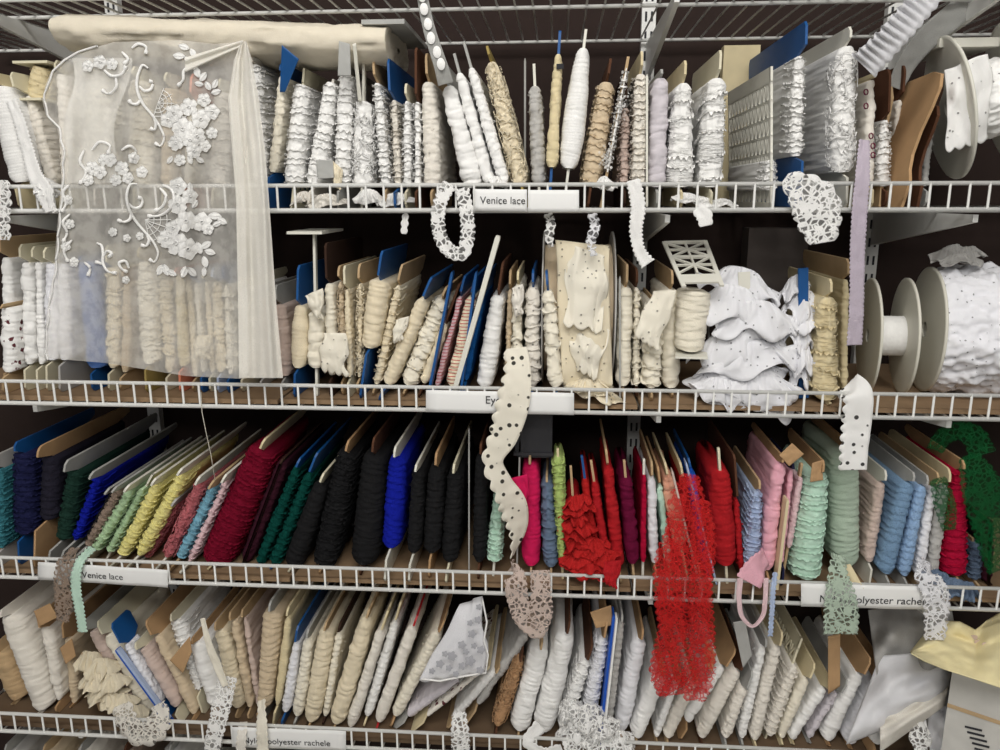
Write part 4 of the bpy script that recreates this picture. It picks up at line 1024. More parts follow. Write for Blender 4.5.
def patch(C, Y, name, m, bulge=.006, nz=.002, par=None, lab=None, cat=None, seed=1, res=22, scal=0.0, group=None):
    """cloth with pixel corners C (tl, tr, br, bl), depth per corner Y"""
    Ys = Y if isinstance(Y, (list, tuple)) else [Y]*4
    G = np.zeros((res, res, 3))
    for i, v in enumerate(np.linspace(0, 1, res)):
        for j, u_ in enumerate(np.linspace(0, 1, res)):
            w = [(1-u_)*(1-v), u_*(1-v), u_*v, (1-u_)*v]
            px = sum(a*c[0] for a, c in zip(w, C)); py = sum(a*c[1] for a, c in zip(w, C)) ; yy = sum(a*c for a, c in zip(w, Ys))
            py += scal*abs(sin(u_*pi*4))*v; px += 1.2*scal*float(vn(np.float64(u_*3), np.float64(v*3), seed+5))
            G[i, j] = at(px, py, yy - bulge*sin(pi*u_)*sin(pi*min(1, v*.9+.05)) - nz*float(vn(np.float64(u_*5), np.float64(v*5), seed)) - nz*1.2*float(vn(np.float64(u_*2.2+v), np.float64(v*2), seed+2)))
    b = MB(); b.grid(G)
    o = b.build(name, m, par, np.array(par.location) if par is not None else G[0, 0])
    s = o.modifiers.new('thick', 'SOLIDIFY'); s.thickness = .0008
    if lab: tag(o, lab, cat, group)
    return o
patch([(322,333),(344,333),(350,374),(319,368)], .022, 'loose_end', mat('eyelet', 'ivory'), par=find('wide dark brown card'), scal=4)
patch([(652,291),(675,290),(660,350),(633,334)], [.03,.03,.018,.018], 'loose_end', mat('eyelet', 'ivory'), par=find('half covered by a loose square'), scal=3)
patch([(196,336),(210,335),(211,358),(193,357)], .025, 'loose_end', mat('cloth', 'cream'), .012, .003, par=find('peachy cream eyelet'), scal=2)
patch([(304,296),(322,288),(324,318),(316,318)], .02, 'loose_end', mat('cloth', 'ivory'), .008, .003, par=find('thin white T-shaped'), scal=2)
patch([(511,288),(522,284),(524,312),(514,316)], .03, 'loose_end', mat('eyelet', 'off'), .006, .003, par=find('thin ivory eyelet behind the top'), scal=2)
patch([(316,160),(333,160),(334,178),(318,179)], .022, 'card_tab', mat('board', 'greyboard'), .0, .0003, par=find('behind the grey card tab'))
patch([(333,161),(343,170),(341,190),(334,186)], .024, 'wrapper_scrap', mat('cloth', 'cream'), .004, .002, par=find('behind the grey card tab'))
patch([(504,480),(526,474),(530,510),(518,498)], .02, 'loose_end', mat('cloth', 'magenta'), .005, .003, par=find('magenta ribbon with a loose'), scal=2)
patch([(603,562),(620,560),(618,588),(604,582)], [.0,.0,-.012,-.012], 'loose_end', mat('lace', 'red'), .004, .003, par=find('widest of the slim reds'), scal=2)
patch([(395,320),(408,316),(404,338),(392,342)], .03, 'loose_end', mat('eyelet', 'ivory'), .004, .002, par=find('leaning ivory eyelet behind'), scal=2)
patch([(590,612),(611,605),(613,625),(596,628)], .03, 'card_tab', mat('board', 'kraft'), .0, .0004, par=find('against the bright blue stick'))
patch([(34,611),(50,603),(58,617),(40,626)], .035, 'card_tab', mat('board', 'kraft'), .0, .0004, par=find('under a kraft tab, next to the large'))
patch([(60,648),(72,638),(76,656),(66,664)], .045, 'card_tab', mat('board', 'kraft'), .0, .0004, par=find('second kraft tab'))
patch([(170,660),(190,636),(192,652),(183,673)], .03, 'card_tab', mat('board', 'kraft'), .0, .0004, par=find('fluffy white lace high'))
patch([(828,636),(840,634),(840,686),(828,694)], .035, 'card_tab', mat('board', 'kraft'), .0, .0004, par=find('plump white ribbon'))
patch([(779,455),(792,443),(804,454),(789,466)], .02, 'card_tab', mat('board', 'kraft'), .001, .0006, par=find('bright pink ribbon'))
patch([(812,463),(822,460),(823,480),(810,482)], .025, 'card_tab', mat('board', 'kraft'), .0, .0006, par=find('big mint lace'))
patch([(841,566),(850,564),(864,588),(858,596)], [.02,.02,-.006,-.004], 'card_tab', mat('board', 'straw'), .003, .0006, par=find('sage green lace board'))
patch([(733,622),(745,620),(752,655),(743,668)], .03, 'card_tab', mat('plastic', 'greyboard'), .0, .0004, par=find('grey plastic flange'))
patch([(705,635),(716,655),(712,672),(704,662)], .035, 'card_tab', mat('board', 'kraft'), .0, .0004, par=find('leaning from a bright kraft'))

patch([(339,41),(350,44),(351,76),(338,76)], -.004, 'card_tab', mat('board', 'greyboard'), .0, .0003, par=find('tall grey card rising'))
patch([(352.5,44),(356,43),(362,102),(358.5,102)], [-.004,-.004,.026,.026], 'card_tab', mat('plastic', 'plastic'), .0, .0002, par=find('white trim of loose'))
patch([(282,45),(299,59),(285,92),(280,92)], [-.003,.0,.024,.024], 'card_tab', mat('plastic', 'blue'), .0, .0002, par=find('thin ivory trim on a bright blue card'))

# the corner of floral tulle, lowest shelf
P = [(478,594),(488,640),(486,674),(420,680)]
fl = patch([(462,604),(482,596),(487,672),(421,680)], [.02,.015,.008,.004], 'tulle_corner', mat('lace', 'cool'), .008, .002, lab='corner of white tulle with grey flowers over the lowest shelf', cat='lace fabric', scal=3, seed=4)
fo = np.array(fl.location)
for (cx, cy, r) in [(432,671,3),(440,664,4),(449,668,3.2),(452,656,4.5),(462,666,3.5),(470,661,5),(462,645,4),(472,634,4),(478,620,3.5),(479,607,3),(456,674,3),(481,650,4),(466,652,3),(474,646,3),(445,654,3),(470,623,3),(480,670,3.5)]:
    b = MB(); th = np.linspace(0, 2*pi, 20, endpoint=False)
    g = [np.array([at(cx+r*f*(1+.22*cos(5*a))*cos(a), cy+r*f*(1+.22*cos(5*a))*sin(a), -.012-.0006*(1-f)) for a in th]) for f in (1, .5, .05)]
    b.grid(np.stack(g), closed=True); b.build('woven_flower', mat('lace', (182, 182, 188)), fl, fo)
b = MB(); b.tube([at(421,679,-.006), at(440,681,-.009), at(465,676,-.009), at(486,673,-.004), at(488,655,-.002), at(484,640,0), at(487,622,.004), at(482,598,.01)], .0016, 6)
b.build('corded_edge', mat('lace', 'white'), fl, fo)

# ------------------------------------------------------------------ flounces: gathered cloth heaps
def flounce(px, py, wpx, hpx, Y, name, m, par, waves=4.5, amp=.012, tilt=0.0, seed=1, dep=.05):
    """one gathered frill standing out around a card: inner edge tight, outer edge waving"""
    k = np.linalg.norm(at(px+1, py, Y)-at(px, py, Y)); w, h = wpx*k, hpx*k
    K, R = 90, 12
    c = at(px, py, Y); th = np.linspace(-.62*pi, .62*pi, K)
    G = np.zeros((R, K, 3)); ph = seed*1.7
    for i, v in enumerate(np.linspace(0, 1, R)):
        rad = w*.5*(.42+.58*v); wav = .7*np.sin(th*waves+ph+2.2*vn(th*1.3, 0*th+v*.6, seed)) + .7*vn(th*2.6, 0*th+v*1.2, seed+9)
        x = rad*np.sin(th)*(1+.22*v*vn(th*2, 0*th, seed+3)); y = -dep*.5*(.3+.7*v)*np.cos(th) + v*.009*vn(th*3.5, 0*th+v*2, seed) + .003*vn(th*8, 0*th+v*4, seed+2)
        z = h*(.5-v)*(.55+.45*np.cos(th)) + v*v*amp*wav + (tilt+.25*sin(ph*2.3))*x
        G[i] = c + np.stack([x, y+dep*.5, z], 1)
    b = MB(); b.grid(G)
    o = b.build(name, m, par, np.array(par.location)); s = o.modifiers.new('thick', 'SOLIDIFY'); s.thickness = .0007
    return o
def heap(px, py, row, label, L, m, Y, tip=None, cat='lace card', stick=None, group=None, name='lace_card'):
    t = thing(name, (at(px, py, Y)[0], Y, DECK[row]+LINER[row]+.001), label, cat, group or GROUP[row])
    o = np.array(t.location)
    for k, f in enumerate(L): flounce(*f, 'gathered_frill', m, t, seed=k*3+len(label), **(dict(amp=stick['amp']) if stick and 'amp' in stick else {}))
    if tip:
        c0, (xa, ya), (xb, yb), wpx = tip
        p, q = at(xa, ya, Y+.03), at(xb, yb, Y+.03); q[2] = max(q[2], o[2]+.002)
        b = MB(); b.bar(p, q, wpx*.0014, .004, np.array([0, 1.0, 0])); b.build('card', mat('plastic', c0), t, o, smooth=False)
    return t
EW = mat('eyelet', 'cool'); 
heap(745, 330, 2, 'large heap of white eyelet ruffles between the lattice spool and the straw frill', [(745,285,92,34,.05),(738,306,96,40,.035),(758,318,100,34,.03),(742,340,88,46,.035),(752,360,96,34,.025),(738,374,100,36,.03),(760,388,104,34,.02),(722,392,60,24,.015),(745,398,100,26,.02)], EW, .03, ('plastic', (744,272), (744,402), 12))
heap(806, 330, 2, 'white eyelet ruffles on a bright blue stick beside the large white heap', [(800,288,34,26,.06),(808,304,42,26,.05),(812,322,46,22,.04),(804,334,32,30,.04),(806,358,30,34,.035),(804,372,26,24,.04)], EW, .03, ('blue', (803,268), (803,404), 10))
heap(98, 690, 4, 'cream curly ruffle bunch on the lowest shelf near the blue-tipped card', [(84,664,32,16,.03),(94,672,34,18,.02),(90,684,38,18,.015),(104,688,36,18,.012),(98,700,40,16,.01),(112,706,40,16,.008),(124,716,36,14,.004)], mat('lace', 'cream'), .02, ('tan', (84,652), (104,728), 6), stick=dict(amp=.006))
heap(590, 560, 3, 'heap of red ruffled lace on the lip between lime and smooth red', [(577,504,28,10,.015),(580,512,32,10,.012),(575,520,32,11,.01),(580,529,34,11,.01),(577,538,34,12,.008),(584,546,44,12,.006),(590,553,46,12,.004),(583,560,48,12,.002),(602,561,40,12,.0),(590,568,52,12,.0),(588,575,50,10,-.003)], mat('lace', 'scarlet'), .01, ('tan', (577,496), (590,580), 4), stick=dict(amp=.005))
heap(957, 590, 3, 'slate blue ruffle scraps lying on the lip below the crimson lace', [(946,584,36,16,.01),(962,592,40,18,.004),(974,594,28,16,.004),(940,580,20,12,.012)], mat('lace', 'slate'), .01, stick=dict(amp=.004))
heap(590, 730, 4, 'white lace ribbon coiled over the lowest lip below the blue stick', [(570,714,26,20,.0),(588,722,40,26,-.01),(604,734,40,24,-.014),(578,740,44,22,-.012),(618,744,36,18,-.012),(598,748,50,20,-.016)], mat('strip', 'white'), .0, stick=dict(amp=.006))
heap(583, 392, 2, 'cream eyelet scrap lying on the lip below the big eyelet reel', [(590,388,50,14,.004),(600,396,56,12,.0)], mat('eyelet', 'cream'), .01, stick=dict(amp=.003))
heap(715, 200, 1, 'white ribbon ends lying low behind the top shelf lip under the pleated fringe', [(690,198,40,10,.016),(706,202,44,10,.012),(728,203,30,8,.014)], mat('lace', 'white'), .02, stick=dict(amp=.003))
heap(300, 197, 1, 'loose white and beige lace scraps behind the top shelf lip near the net', [(298,198,30,12,.018),(322,200,44,12,.014)], mat('lace', 'off'), .02, stick=dict(amp=.003))
heap(372, 196, 1, 'loose white lace scraps behind the top shelf lip under the looped trim', [(366,196,36,14,.018),(392,199,40,12,.014)], mat('lace', 'white'), .02, stick=dict(amp=.003))
heap(608, 180, 1, 'small white bow of lace at the foot of the tan stick', [(604,182,20,12,.012),(612,186,14,8,.012)], mat('lace', 'white'), .014, stick=dict(amp=.003))
heap(498, 182, 1, 'white folded scrap over the Venice lace label of the top shelf', [(495,180,18,8,.012),(502,184,14,6,.010)], mat('cloth', 'white'), .014, stick=dict(amp=.002))
heap(36, 185, 1, 'white tufted end on the lip beside the net, top shelf', [(38,184,20,12,-.006),(40,190,22,10,-.008)], mat('lace', 'white'), .0, stick=dict(amp=.003))

# tufts on the thin tan stick
tk_ = find('thin tan stick'); to = np.array(tk_.location)

# ------------------------------------------------------------------ spools
def spool(c1, c2, R, core, label, colour, sty='ey', name='lace_spool', lacecol='white', th=.004, hole=.012, grp='spools and reels standing on the shelves', gap=0.0):
    """flange centres c1, c2 (world), flange radius, wound radius"""
    c1, c2 = np.array(c1), np.array(c2); ax = (c2-c1); Ln = np.linalg.norm(ax); ax /= Ln
    e1 = np.cross(ax, [0, 1.0, 0]); e1 /= np.linalg.norm(e1); e2 = np.cross(e1, ax)
    low = min(c1[2], c2[2])-R
    t = thing(name, ((c1[0]+c2[0])/2, c1[1], low), label, 'spool', grp); o = np.array(t.location)
    A = np.linspace(0, 2*pi, 72, endpoint=False)
    circ = lambda c, r: c + r*(np.cos(A)[:, None]*e1 + np.sin(A)[:, None]*e2)
    for c in (c1, c2):
        b = MB(); h = ax*th/2
        b.grid(np.stack([circ(c-h, hole), circ(c-h, R*.96), circ(c-h*.8, R), circ(c+h*.8, R), circ(c+h, R*.96), circ(c+h, hole), circ(c-h, hole)]), closed=True)
        b.build('flange', mat('plastic', colour), t, o)
    b = MB(); b.grid(np.stack([circ(c1, hole), circ(c2, hole), circ(c2, hole*1.25), circ(c1, hole*1.25), circ(c1, hole)]), closed=True); b.build('hub', mat('plastic', colour), t, o)
    # wound lace
    NA_, NL = 150, 48
    th_ = np.linspace(0, 2*pi, NA_, endpoint=False); q = np.linspace(0.02, .98, NL)[:, None]
    if sty == 'ey':
        rad = core*(1+.06*vn(th_*5, q*4, 3) + .05*vn(th_*17, q*9, 5) + .02*vn(th_*37, q*15, 8) + .03*np.abs(np.sin(q*pi*3+vn(th_*3, q, 1))))*(.9+.1*np.sin(pi*q)**.3)
    else:
        rad = core*(1+.01*vn(th_*9, q*10, 3)+.012*np.abs(np.sin(q*pi*9)))
    P = c1 + (q*Ln)[:, :, None]*ax + rad[:, :, None]*(np.cos(th_)[None, :, None]*e1+np.sin(th_)[None, :, None]*e2)
    b = MB()
    inner = [circ(c1+ax*Ln*qq, hole*1.3) for qq in (.02, .98)]
    b.grid(P, closed=True); b.build('wound_lace', mat(STY[sty][1] if sty in STY else 'cloth', lacecol), t, o)
    return t
zs = lambda row, R: DECK[row]+LINER[row]+R+.001
def spx(px, Y): return at(px, 330, Y)[0]
# big reel of cream eyelet (second shelf)
R = .122; z = zs(2, R)
big = spool((at(543,300,.10)[0], .155, z), (at(613,300,.10)[0], .155, z), R, .100, 'big reel of cream eyelet with thin flanges standing mid way on the second shelf', 'grey', 'sm', lacecol='beige', th=.0025, name='eyelet_reel')
patch([(556,240),(610,246),(612,384),(562,384)], [.045,.045,.026,.026], 'loose_end', mat('eyelet', 'cream'), .010, .006, par=big, seed=6, res=40, scal=3)
patch([(572,244),(606,256),(604,330),(566,322)], [.036,.036,.018,.018], 'loose_end', mat('eyelet', 'ivory'), .010, .005, par=big, seed=9, res=36, scal=5)
patch([(570,318),(608,330),(596,378),(574,366)], [.030,.03,.016,.016], 'loose_end', mat('eyelet', 'ivory'), .010, .005, par=big, seed=12, res=36, scal=4)
R = .088; z = zs(2, R)
spool((spx(870,.115), .118, z), (spx(903,.115), .110, z+.001), R, .030, 'half empty cream spool with a small white core, second shelf', (222,219,205), 'sm', lacecol='white', hole=.010)
R = .096; z = zs(2, R)
spool((spx(928,.125), .132, z), (spx(995,.125), .118, z+.001), R, .095, 'full cream-flanged spool of white crumpled eyelet, second shelf', (222,219,205), 'ey', lacecol='cool')
spool((spx(1006,.125), .130, z), (spx(1065,.125), .132, z), R, .086, 'spool of greyish lace cut off by the picture edge, second shelf', 'plastic', 'ey', lacecol='grey')
a = radians(13); c = at(949,109,.11); d = at(1010,98,.10)
big1 = spool(c, c+np.array([cos(a)*.99, -.12, sin(a)])*.082, .100, .050, 'large white reel of eyelet trim tilted in the corner of the top shelf', 'plastic', 'ey', lacecol='white', hole=.012, name='trim_reel')
patch([(942,70),(988,54),(990,138),(948,150)], .045, 'loose_end', mat('eyelet', 'white'), .012, .004, par=big1, seed=3, res=36, scal=4)
b = MB(); p, q = at(940,38,.10), at(1000,40,.10); b.box((p[0], .10, p[2]-.012), (q[0], .22, p[2])); 
tag(b.build('carton', mat('plastic', 'plastic'), None, p, smooth=False), 'pale flat carton lying behind the large white reel, top shelf', 'box')
# clear bag heap over the spools
w_ = thing('plastic_wrap', at(968, 258, .10), 'clear crumpled wrap resting on top of the full eyelet spool', 'plastic wrap')
for k, f in enumerate([(958,252,36,14,.10),(974,254,40,14,.09),(966,260,48,12,.08)]): flounce(*f, 'wrap_fold', mat('film', 'grey'), w_, seed=k*5+2, amp=.006)

# lattice-topped net spool
t, o = build_item(2, 697,292, 691,352, (34,31), 'sc','ivory','plastic 0 n', 'spool of ivory net under a tilted white lattice plate, second shelf', L=.07, Y=.03, name='lace_spool', cat='spool')
def plate(C, Ys, name, holes):
    A = [at(x, y, q) for (x, y), q in zip(C, Ys)]
    P = lambda u_, v: (A[0]*(1-u_)+A[1]*u_)*(1-v)+(A[3]*(1-u_)+A[2]*u_)*v
    nrm = np.cross(A[1]-A[0], A[3]-A[0]); nrm /= np.linalg.norm(nrm)
    b = MB(); w = .006; tk = .003
    bar = lambda u0, v0, u1, v1, ww: b.bar(P(u0, v0), P(u1, v1), ww, tk, nrm)
    if holes:
        bar(0, 0, 0, 1, w); bar(1, 0, 1, 1, w)
        for v in (0.02, .36): bar(0, v, 1, v, w)
        bar(0, .84, 1, .84, .020)
        for v0, v1 in ((.02, .36), (.36, .72)):
            bar(0, v0, 1, v1, .003); bar(1, v0, 0, v1, .003); bar(.5, v0, .5, v1, .003); bar(0, (v0+v1)/2, 1, (v0+v1)/2, .003)
    else: b.bar(P(.5, 0), P(.5, 1), np.linalg.norm(A[1]-A[0]), tk, nrm)
    b.build(name, mat('plastic', 'plastic'), t, o, smooth=False)
plate([(664,242),(705,241),(722,286),(684,287)], [.115,.115,.012,.012], 'lattice_plate', True)
plate([(676,348),(706,348),(709,358),(674,358)], [.09,.09,.016,.016], 'base_plate', False)
# T top of the thin white stick
ts = find('thin white T-shaped'); tso = np.array(ts.location)
b = MB(); p, q = at(290,231,.03), at(325,232,.03); b.box((p[0], .015, p[2]-.004), (q[0], .13, p[2])); b.build('cross_piece', mat('plastic', 'plastic'), ts, tso, smooth=False)
# the small cream spool at the end of the top shelf
t, o = build_item(1, 37,66, 33,98, (18,20), 'la','straw','pvc 0 n', 'small straw spool with flat cream ends high behind the net edge, top shelf', L=.05, Y=.05, name='lace_spool', cat='spool')
for (xa, xb, yy) in ((13,48,61), (13,42,98)):
    b = MB(); p, q = at(xa, yy, .045), at(xb, yy, .045); b.box((p[0], .043, p[2]-.0035), (q[0], .115, p[2])); b.build('end_plate', mat('plastic', 'pvc'), t, o, smooth=False)

# loose sticks and cards
def stick(xa, ya, xb, yb, wpx, colour, label, Y=.035, row=4, name='card_stick', cat='card stick', d=.03, inset=None):
    p, q = at(xa, ya, Y), at(xb, yb, Y)
    fl_ = DECK[row]+LINER[row]+.001; u = (p-q)/np.linalg.norm(p-q); q = q+u*((fl_-q[2])/u[2]); q[2] = fl_+.001
    n = np.array([u[2], 0, -u[0]]); w = wpx*.00142
    b = MB(); c = .004
    pr = [q-n*w/2, q+n*w/2, p+n*w/2-u*c, p+n*(w/2-.001), p-n*(w/2-.001), p-n*w/2-u*c]
    b.prism(pr, np.array([0, d, 0]))
    ck = 'board' if colour in ('kraft', 'brown', 'greyboard', 'tan') else 'plastic'
    if inset is None: return tag(b.build(name, mat(ck, colour), None, q, smooth=False), label, cat)
    t = thing(name, q, label, cat); b.build('stick', mat(ck, colour), t, q, smooth=False)
    b = MB(); b.bar(q+u*.01+n*w*.8, p+n*w*.8, w*.7, d*.8, np.array([0, 1.0, 0])); b.build('edge_strip', mat('plastic', inset), t, q, smooth=False)
    return t
stick(614,616, 602,724, 3.2, 'bluestick', 'bright blue stick standing among the white laces of the lowest shelf', .02, inset='white')
stick(498,236, 457,382, 5, 'plastic', 'long narrow white stick leaning beside the blue sticks, second shelf', .006, 2, d=.018)
stick(525,58, 525,184, 2.0, 'greyboard', 'thin grey rod standing behind the greyish spindle, top shelf', .10, 1, d=.004, name='metal_rod', cat='rod')
stick(647,74, 647,184, 2.0, 'plastic', 'thin white rod beside the off-white picot trim, top shelf', .034, 1, d=.004, name='metal_rod', cat='rod')
stick(437,110, 437,184, 2.0, 'greyboard', 'thin grey rod between the stout lace and leaning bands, top shelf', .05, 1, d=.004, name='metal_rod', cat='rod')
stick(469,428, 469,562, 1.6, 'greyboard', 'thin metal rod standing among the black laces', .05, 3, d=.004, name='metal_rod', cat='rod')
stick(520,440, 517,562, 1.8, 'greyboard', 'thin metal rod behind the hanging eyelet strip, coloured shelf', .05, 3, d=.004, name='metal_rod', cat='rod')
stick(620,276, 620,384, 1.8, 'greyboard', 'thin metal rod between the eyelet reel and the spotted ribbon', .04, 2, d=.004, name='metal_rod', cat='rod')
stick(709,300, 709,402, 1.8, 'greyboard', 'thin grey rod standing behind the net spool, second shelf', .10, 2, d=.004, name='metal_rod', cat='rod')
stick(452,272, 430,386, 2.6, 'blue', 'first thin blue stick leaning beside the red-checked trim', .010, 2, d=.02)
stick(476,272, 462,382, 2.4, 'blue', 'thin blue stick leaning just past the red-striped trim', .010, 2, d=.02)
stick(116,650, 158,708, 5, 'bluestick', 'blue and white banded stick leaning below the bright blue card tip', .022, 4, d=.01, inset='powder')
stick(686,462, 712,566, 2.0, 'powder', 'pale thin stick slanting behind the red lace fall', .03, 3, d=.02)
stick(672,470, 694,562, 2.0, 'dusty', 'pinkish thin stick slanting between peach ribbon and red lace fall', .012, 3, d=.012)
stick(788,500, 778,582, 3, 'straw', 'straw-coloured stick in front of the big mint lace', .018, 3, d=.02)
# kraft cards by the white reel
def loose_card(pts, Y0_, colour, label, X, lean=0.0, th=.004):
    """pts: (depth, height) outline in metres standing on the top shelf"""
    z0 = DECK[1]+LINER[1]+.001
    b = MB(); P = [np.array([X+lean*h, Y0_+y, z0+h]) for y, h in pts]
    b.prism(P, np.array([th, 0, 0]))
    tag(b.build('winding_card', mat('board', colour), None, (X, Y0_, z0), smooth=False), label, 'card', 'bare winding cards on the top shelf')
wave = [(0, 0), (0, .035), (.012, .05), (.018, .07), (.014, .10), (.002, .13), (-.004, .155), (.004, .172), (.03, .178), (.17, .175), (.18, .16), (.165, .12), (.17, .03), (.18, 0)]
wave = [(a*.7 if a > .05 else a, c) for a, c in wave]
loose_card(wave, .02, 'kraft', 'tall kraft card with wavy edge leaning against the white reel', at(899,195,.03)[0], .20)
loose_card([(a, b_*.78) for a, b_ in wave], .045, 'brown', 'orange-brown card standing behind the leaning kraft card', at(916,195,.05)[0], .10)
loose_card([(a, b_*.95) for a, b_ in wave], .075, 'tan', 'dull tan card behind the pale trim with red rings, top shelf', at(879,190,.08)[0], .0)
loose_card([(a, b_*1.0) for a, b_ in wave], .06, 'darkbrown', 'dark brown card next to the floral trim, top shelf', at(908,190,.08)[0], .12)
# rings on the pale trim
pr = find('dark red rings'); po = np.array(pr.location)
for (x, y) in [(866,92),(866,106),(871,136),(873,146),(873,155)]:
    b = MB(); th = np.linspace(0, 2*pi, 13); b.tube(np.array([at(x+2*cos(a_), y+2.8*sin(a_), .045) for a_ in th]), .0009, 5, cap=False); b.build('ring_motif', mat('lace', 'wine'), pr, po)
# tag on the blue stick spindle
ps = find('dark blue stick with a small dark tag'); po = np.array(ps.location)
b = MB(); p, q = at(556.5,64,.0275), at(563.5,69,.0275); b.box((p[0], .0255, q[2]), (q[0], .028, p[2])); b.build('dark_tag', mat('flat', 'charcoal'), ps, po, smooth=False)
# grey tape on the bright blue guipure card and its foot
pb = find('bright blue card with blue foot'); po = np.array(pb.location)
# tufts on the tan stick
for (x, y, s) in [(622,108,1.0),(606,160,1.0)]:
    b = MB(); rgn = np.random.RandomState(int(x))
    for q in range(60):
        v = rgn.normal(size=3)*np.array([.0045, .003, .009]); p = at(x, y, .024)+v
        r0 = .0016; an_ = np.linspace(0, 2*pi, 7)[:-1]; e1 = rgn.normal(size=3); e1 /= np.linalg.norm(e1); e2 = np.cross(e1, rgn.normal(size=3)); e2 /= np.linalg.norm(e2)
        b.grid(np.stack([p+e1*(rr*np.cos(an_))[:, None]+e2*(rr*np.sin(an_))[:, None] for rr in (r0, r0*.5)]), closed=True)
    b.build('picot_tuft', mat('lace', 'white'), tk_, to)

# dark tray under the second shelf
t = thing('plastic_tray', at(533, 440, .08), 'dark grey plastic tray hung above the magenta ribbon', 'tray'); o = np.array(t.location)
p, q = at(515,420,.05), at(552,458,.05)
b = MB(); w = (q[0]-p[0]); h = p[2]-q[2]
prof = [(p[0], p[2]+.02), (p[0], q[2]+.006), (p[0]+.004, q[2]+.001), (p[0]+.009, q[2]), (q[0]-.009, q[2]), (q[0]-.004, q[2]+.001), (q[0], q[2]+.006), (q[0], p[2]+.02)]
b.prism([np.array([x, .05, z]) for x, z in prof], np.array([0, .2, 0])); b.build('tray_body', mat('plastic', 'charcoal'), t, o, smooth=False)
b = MB(); b.box((p[0]-.002, .046, q[2]+.004), (q[0]+.002, .052, q[2]+.009)); b.build('rim', mat('plastic', 'charcoal'), t, o, smooth=False)
# carton behind the top shelf and under the eyelet shelf
b = MB(); p, q = at(728,42,.30), at(760,120,.30); b.box((p[0], .33, DECK[1]+.003), (q[0], .355, p[2])); tag(b.build('carton', mat('board', 'straw'), None, (p[0], .3, DECK[1]+.003), smooth=False), 'pale upright carton behind the bright blue card, top shelf', 'box')
b = MB(); p, q = at(748,228,.30), at(806,250,.30); b.box((p[0], .29, DECK[2]+.011), (q[0], .34, p[2])); tag(b.build('carton', mat('board', (92, 84, 80)), None, (p[0], .3, DECK[2]+.011), smooth=False), 'grey-brown carton in the dark above the white eyelet heap', 'box')

# ------------------------------------------------------------------ green lace fall, third shelf
strip([(934,450,.05,16),(944,436,.045,18),(960,430,.04,20),(975,438,.035,22),(982,455,.03,26)], 'hanging_lace', 'forest', 'green sheer lace arching over the crimson card, coloured shelf', kind='veil', scallop=.002, cat='lace trim')
strip([(968,455,.03,16),(978,478,.02,34),(988,508,.014,40),(1000,540,.01,44),(1010,566,.01,44)], 'hanging_lace', 'forest', 'bright green lace falling at the end of the coloured shelf', kind='veil', scallop=.003, cat='lace trim')
strip([(937,478,.03,14),(944,502,.026,20),(949,530,.024,12)], 'hanging_lace', 'forest', 'small green lace fold between the grey and crimson laces', kind='veil', scallop=.002, cat='lace trim')

# ------------------------------------------------------------------ clear bag, folded cloths, carton and yellow cloth, end of the lowest shelf
patch([(868,610),(950,600),(962,672),(880,700)], [.09,.09,.035,.03], 'plastic_bag', mat('film', 'grey'), .03, .014, lab='crumpled translucent bag at the far end of the lowest shelf', cat='plastic bag', seed=3, res=40)
patch([(880,656),(956,650),(946,706),(846,744)], [.06,.06,.012,.004], 'folded_cloth', mat('cloth', 'cool'), .035, .013, lab='white cloth lying folded beneath the translucent bag', cat='cloth', seed=6, res=40)
patch([(880,700),(952,672),(944,706),(880,752)], [.02,.035,.01,-.004], 'folded_cloth', mat('lace', 'off'), .022, .010, lab='off-white lace cloth folded in front of the white cloth, next to the carton', cat='cloth', seed=8, res=40)
patch([(926,700),(958,690),(968,752),(930,756)], [.03,.03,.01,.004], 'folded_cloth', mat('cloth', 'cool'), .014, .006, lab='bluish white cloth hanging beside the carton', cat='cloth', seed=11, res=30)
patch([(908,722),(928,708),(934,742),(914,752)], [.01,.01,-.004,-.008], 'cutwork_scrap', mat('strip', 'white'), .008, .003, lab='white cutwork scrap below the off-white lace cloth', cat='lace trim', seed=2, scal=4)
t = thing('carton', at(985, 720, .0), 'off-white carton under the yellow cloth at the end of the lowest shelf', 'box'); o = np.array(t.location)
A = [at(952,672,-.03), at(1040,690,-.09), at(1040,800,-.09), at(952,775,-.03)]
e = (A[1]-A[0]); nr = np.array([-e[1], e[0], 0]); nr /= np.linalg.norm(nr)
b = MB(); b.prism([A[0], A[1], A[1]*1+np.array([0, 0, -.16]), A[0]+np.array([0, 0, -.16])], nr*.10); b.build('carton_body', mat('board', (206, 204, 198)), t, o, smooth=False)
dv = e/np.linalg.norm(e); b = MB(); p = A[0]-nr*.0012
b.prism([p+dv*.0+np.array([0, 0, -.052]), p+dv*.16+np.array([0, 0, -.074]), p+dv*.16+np.array([0, 0, -.080]), p+np.array([0, 0, -.058])], nr*.001); b.build('flap_edge', mat('board', 'tan'), t, o, smooth=False)
for k in range(5):
    b = MB(); q = p+dv*(.026+.004*k)+np.array([0, 0, -.082-.008*k]); b.prism([q, q+dv*.022, q+dv*.022+np.array([0, 0, -.003]), q+np.array([0, 0, -.003])], nr*.0008); b.build('print_mark', mat('flat', 'charcoal'), t, o, smooth=False)
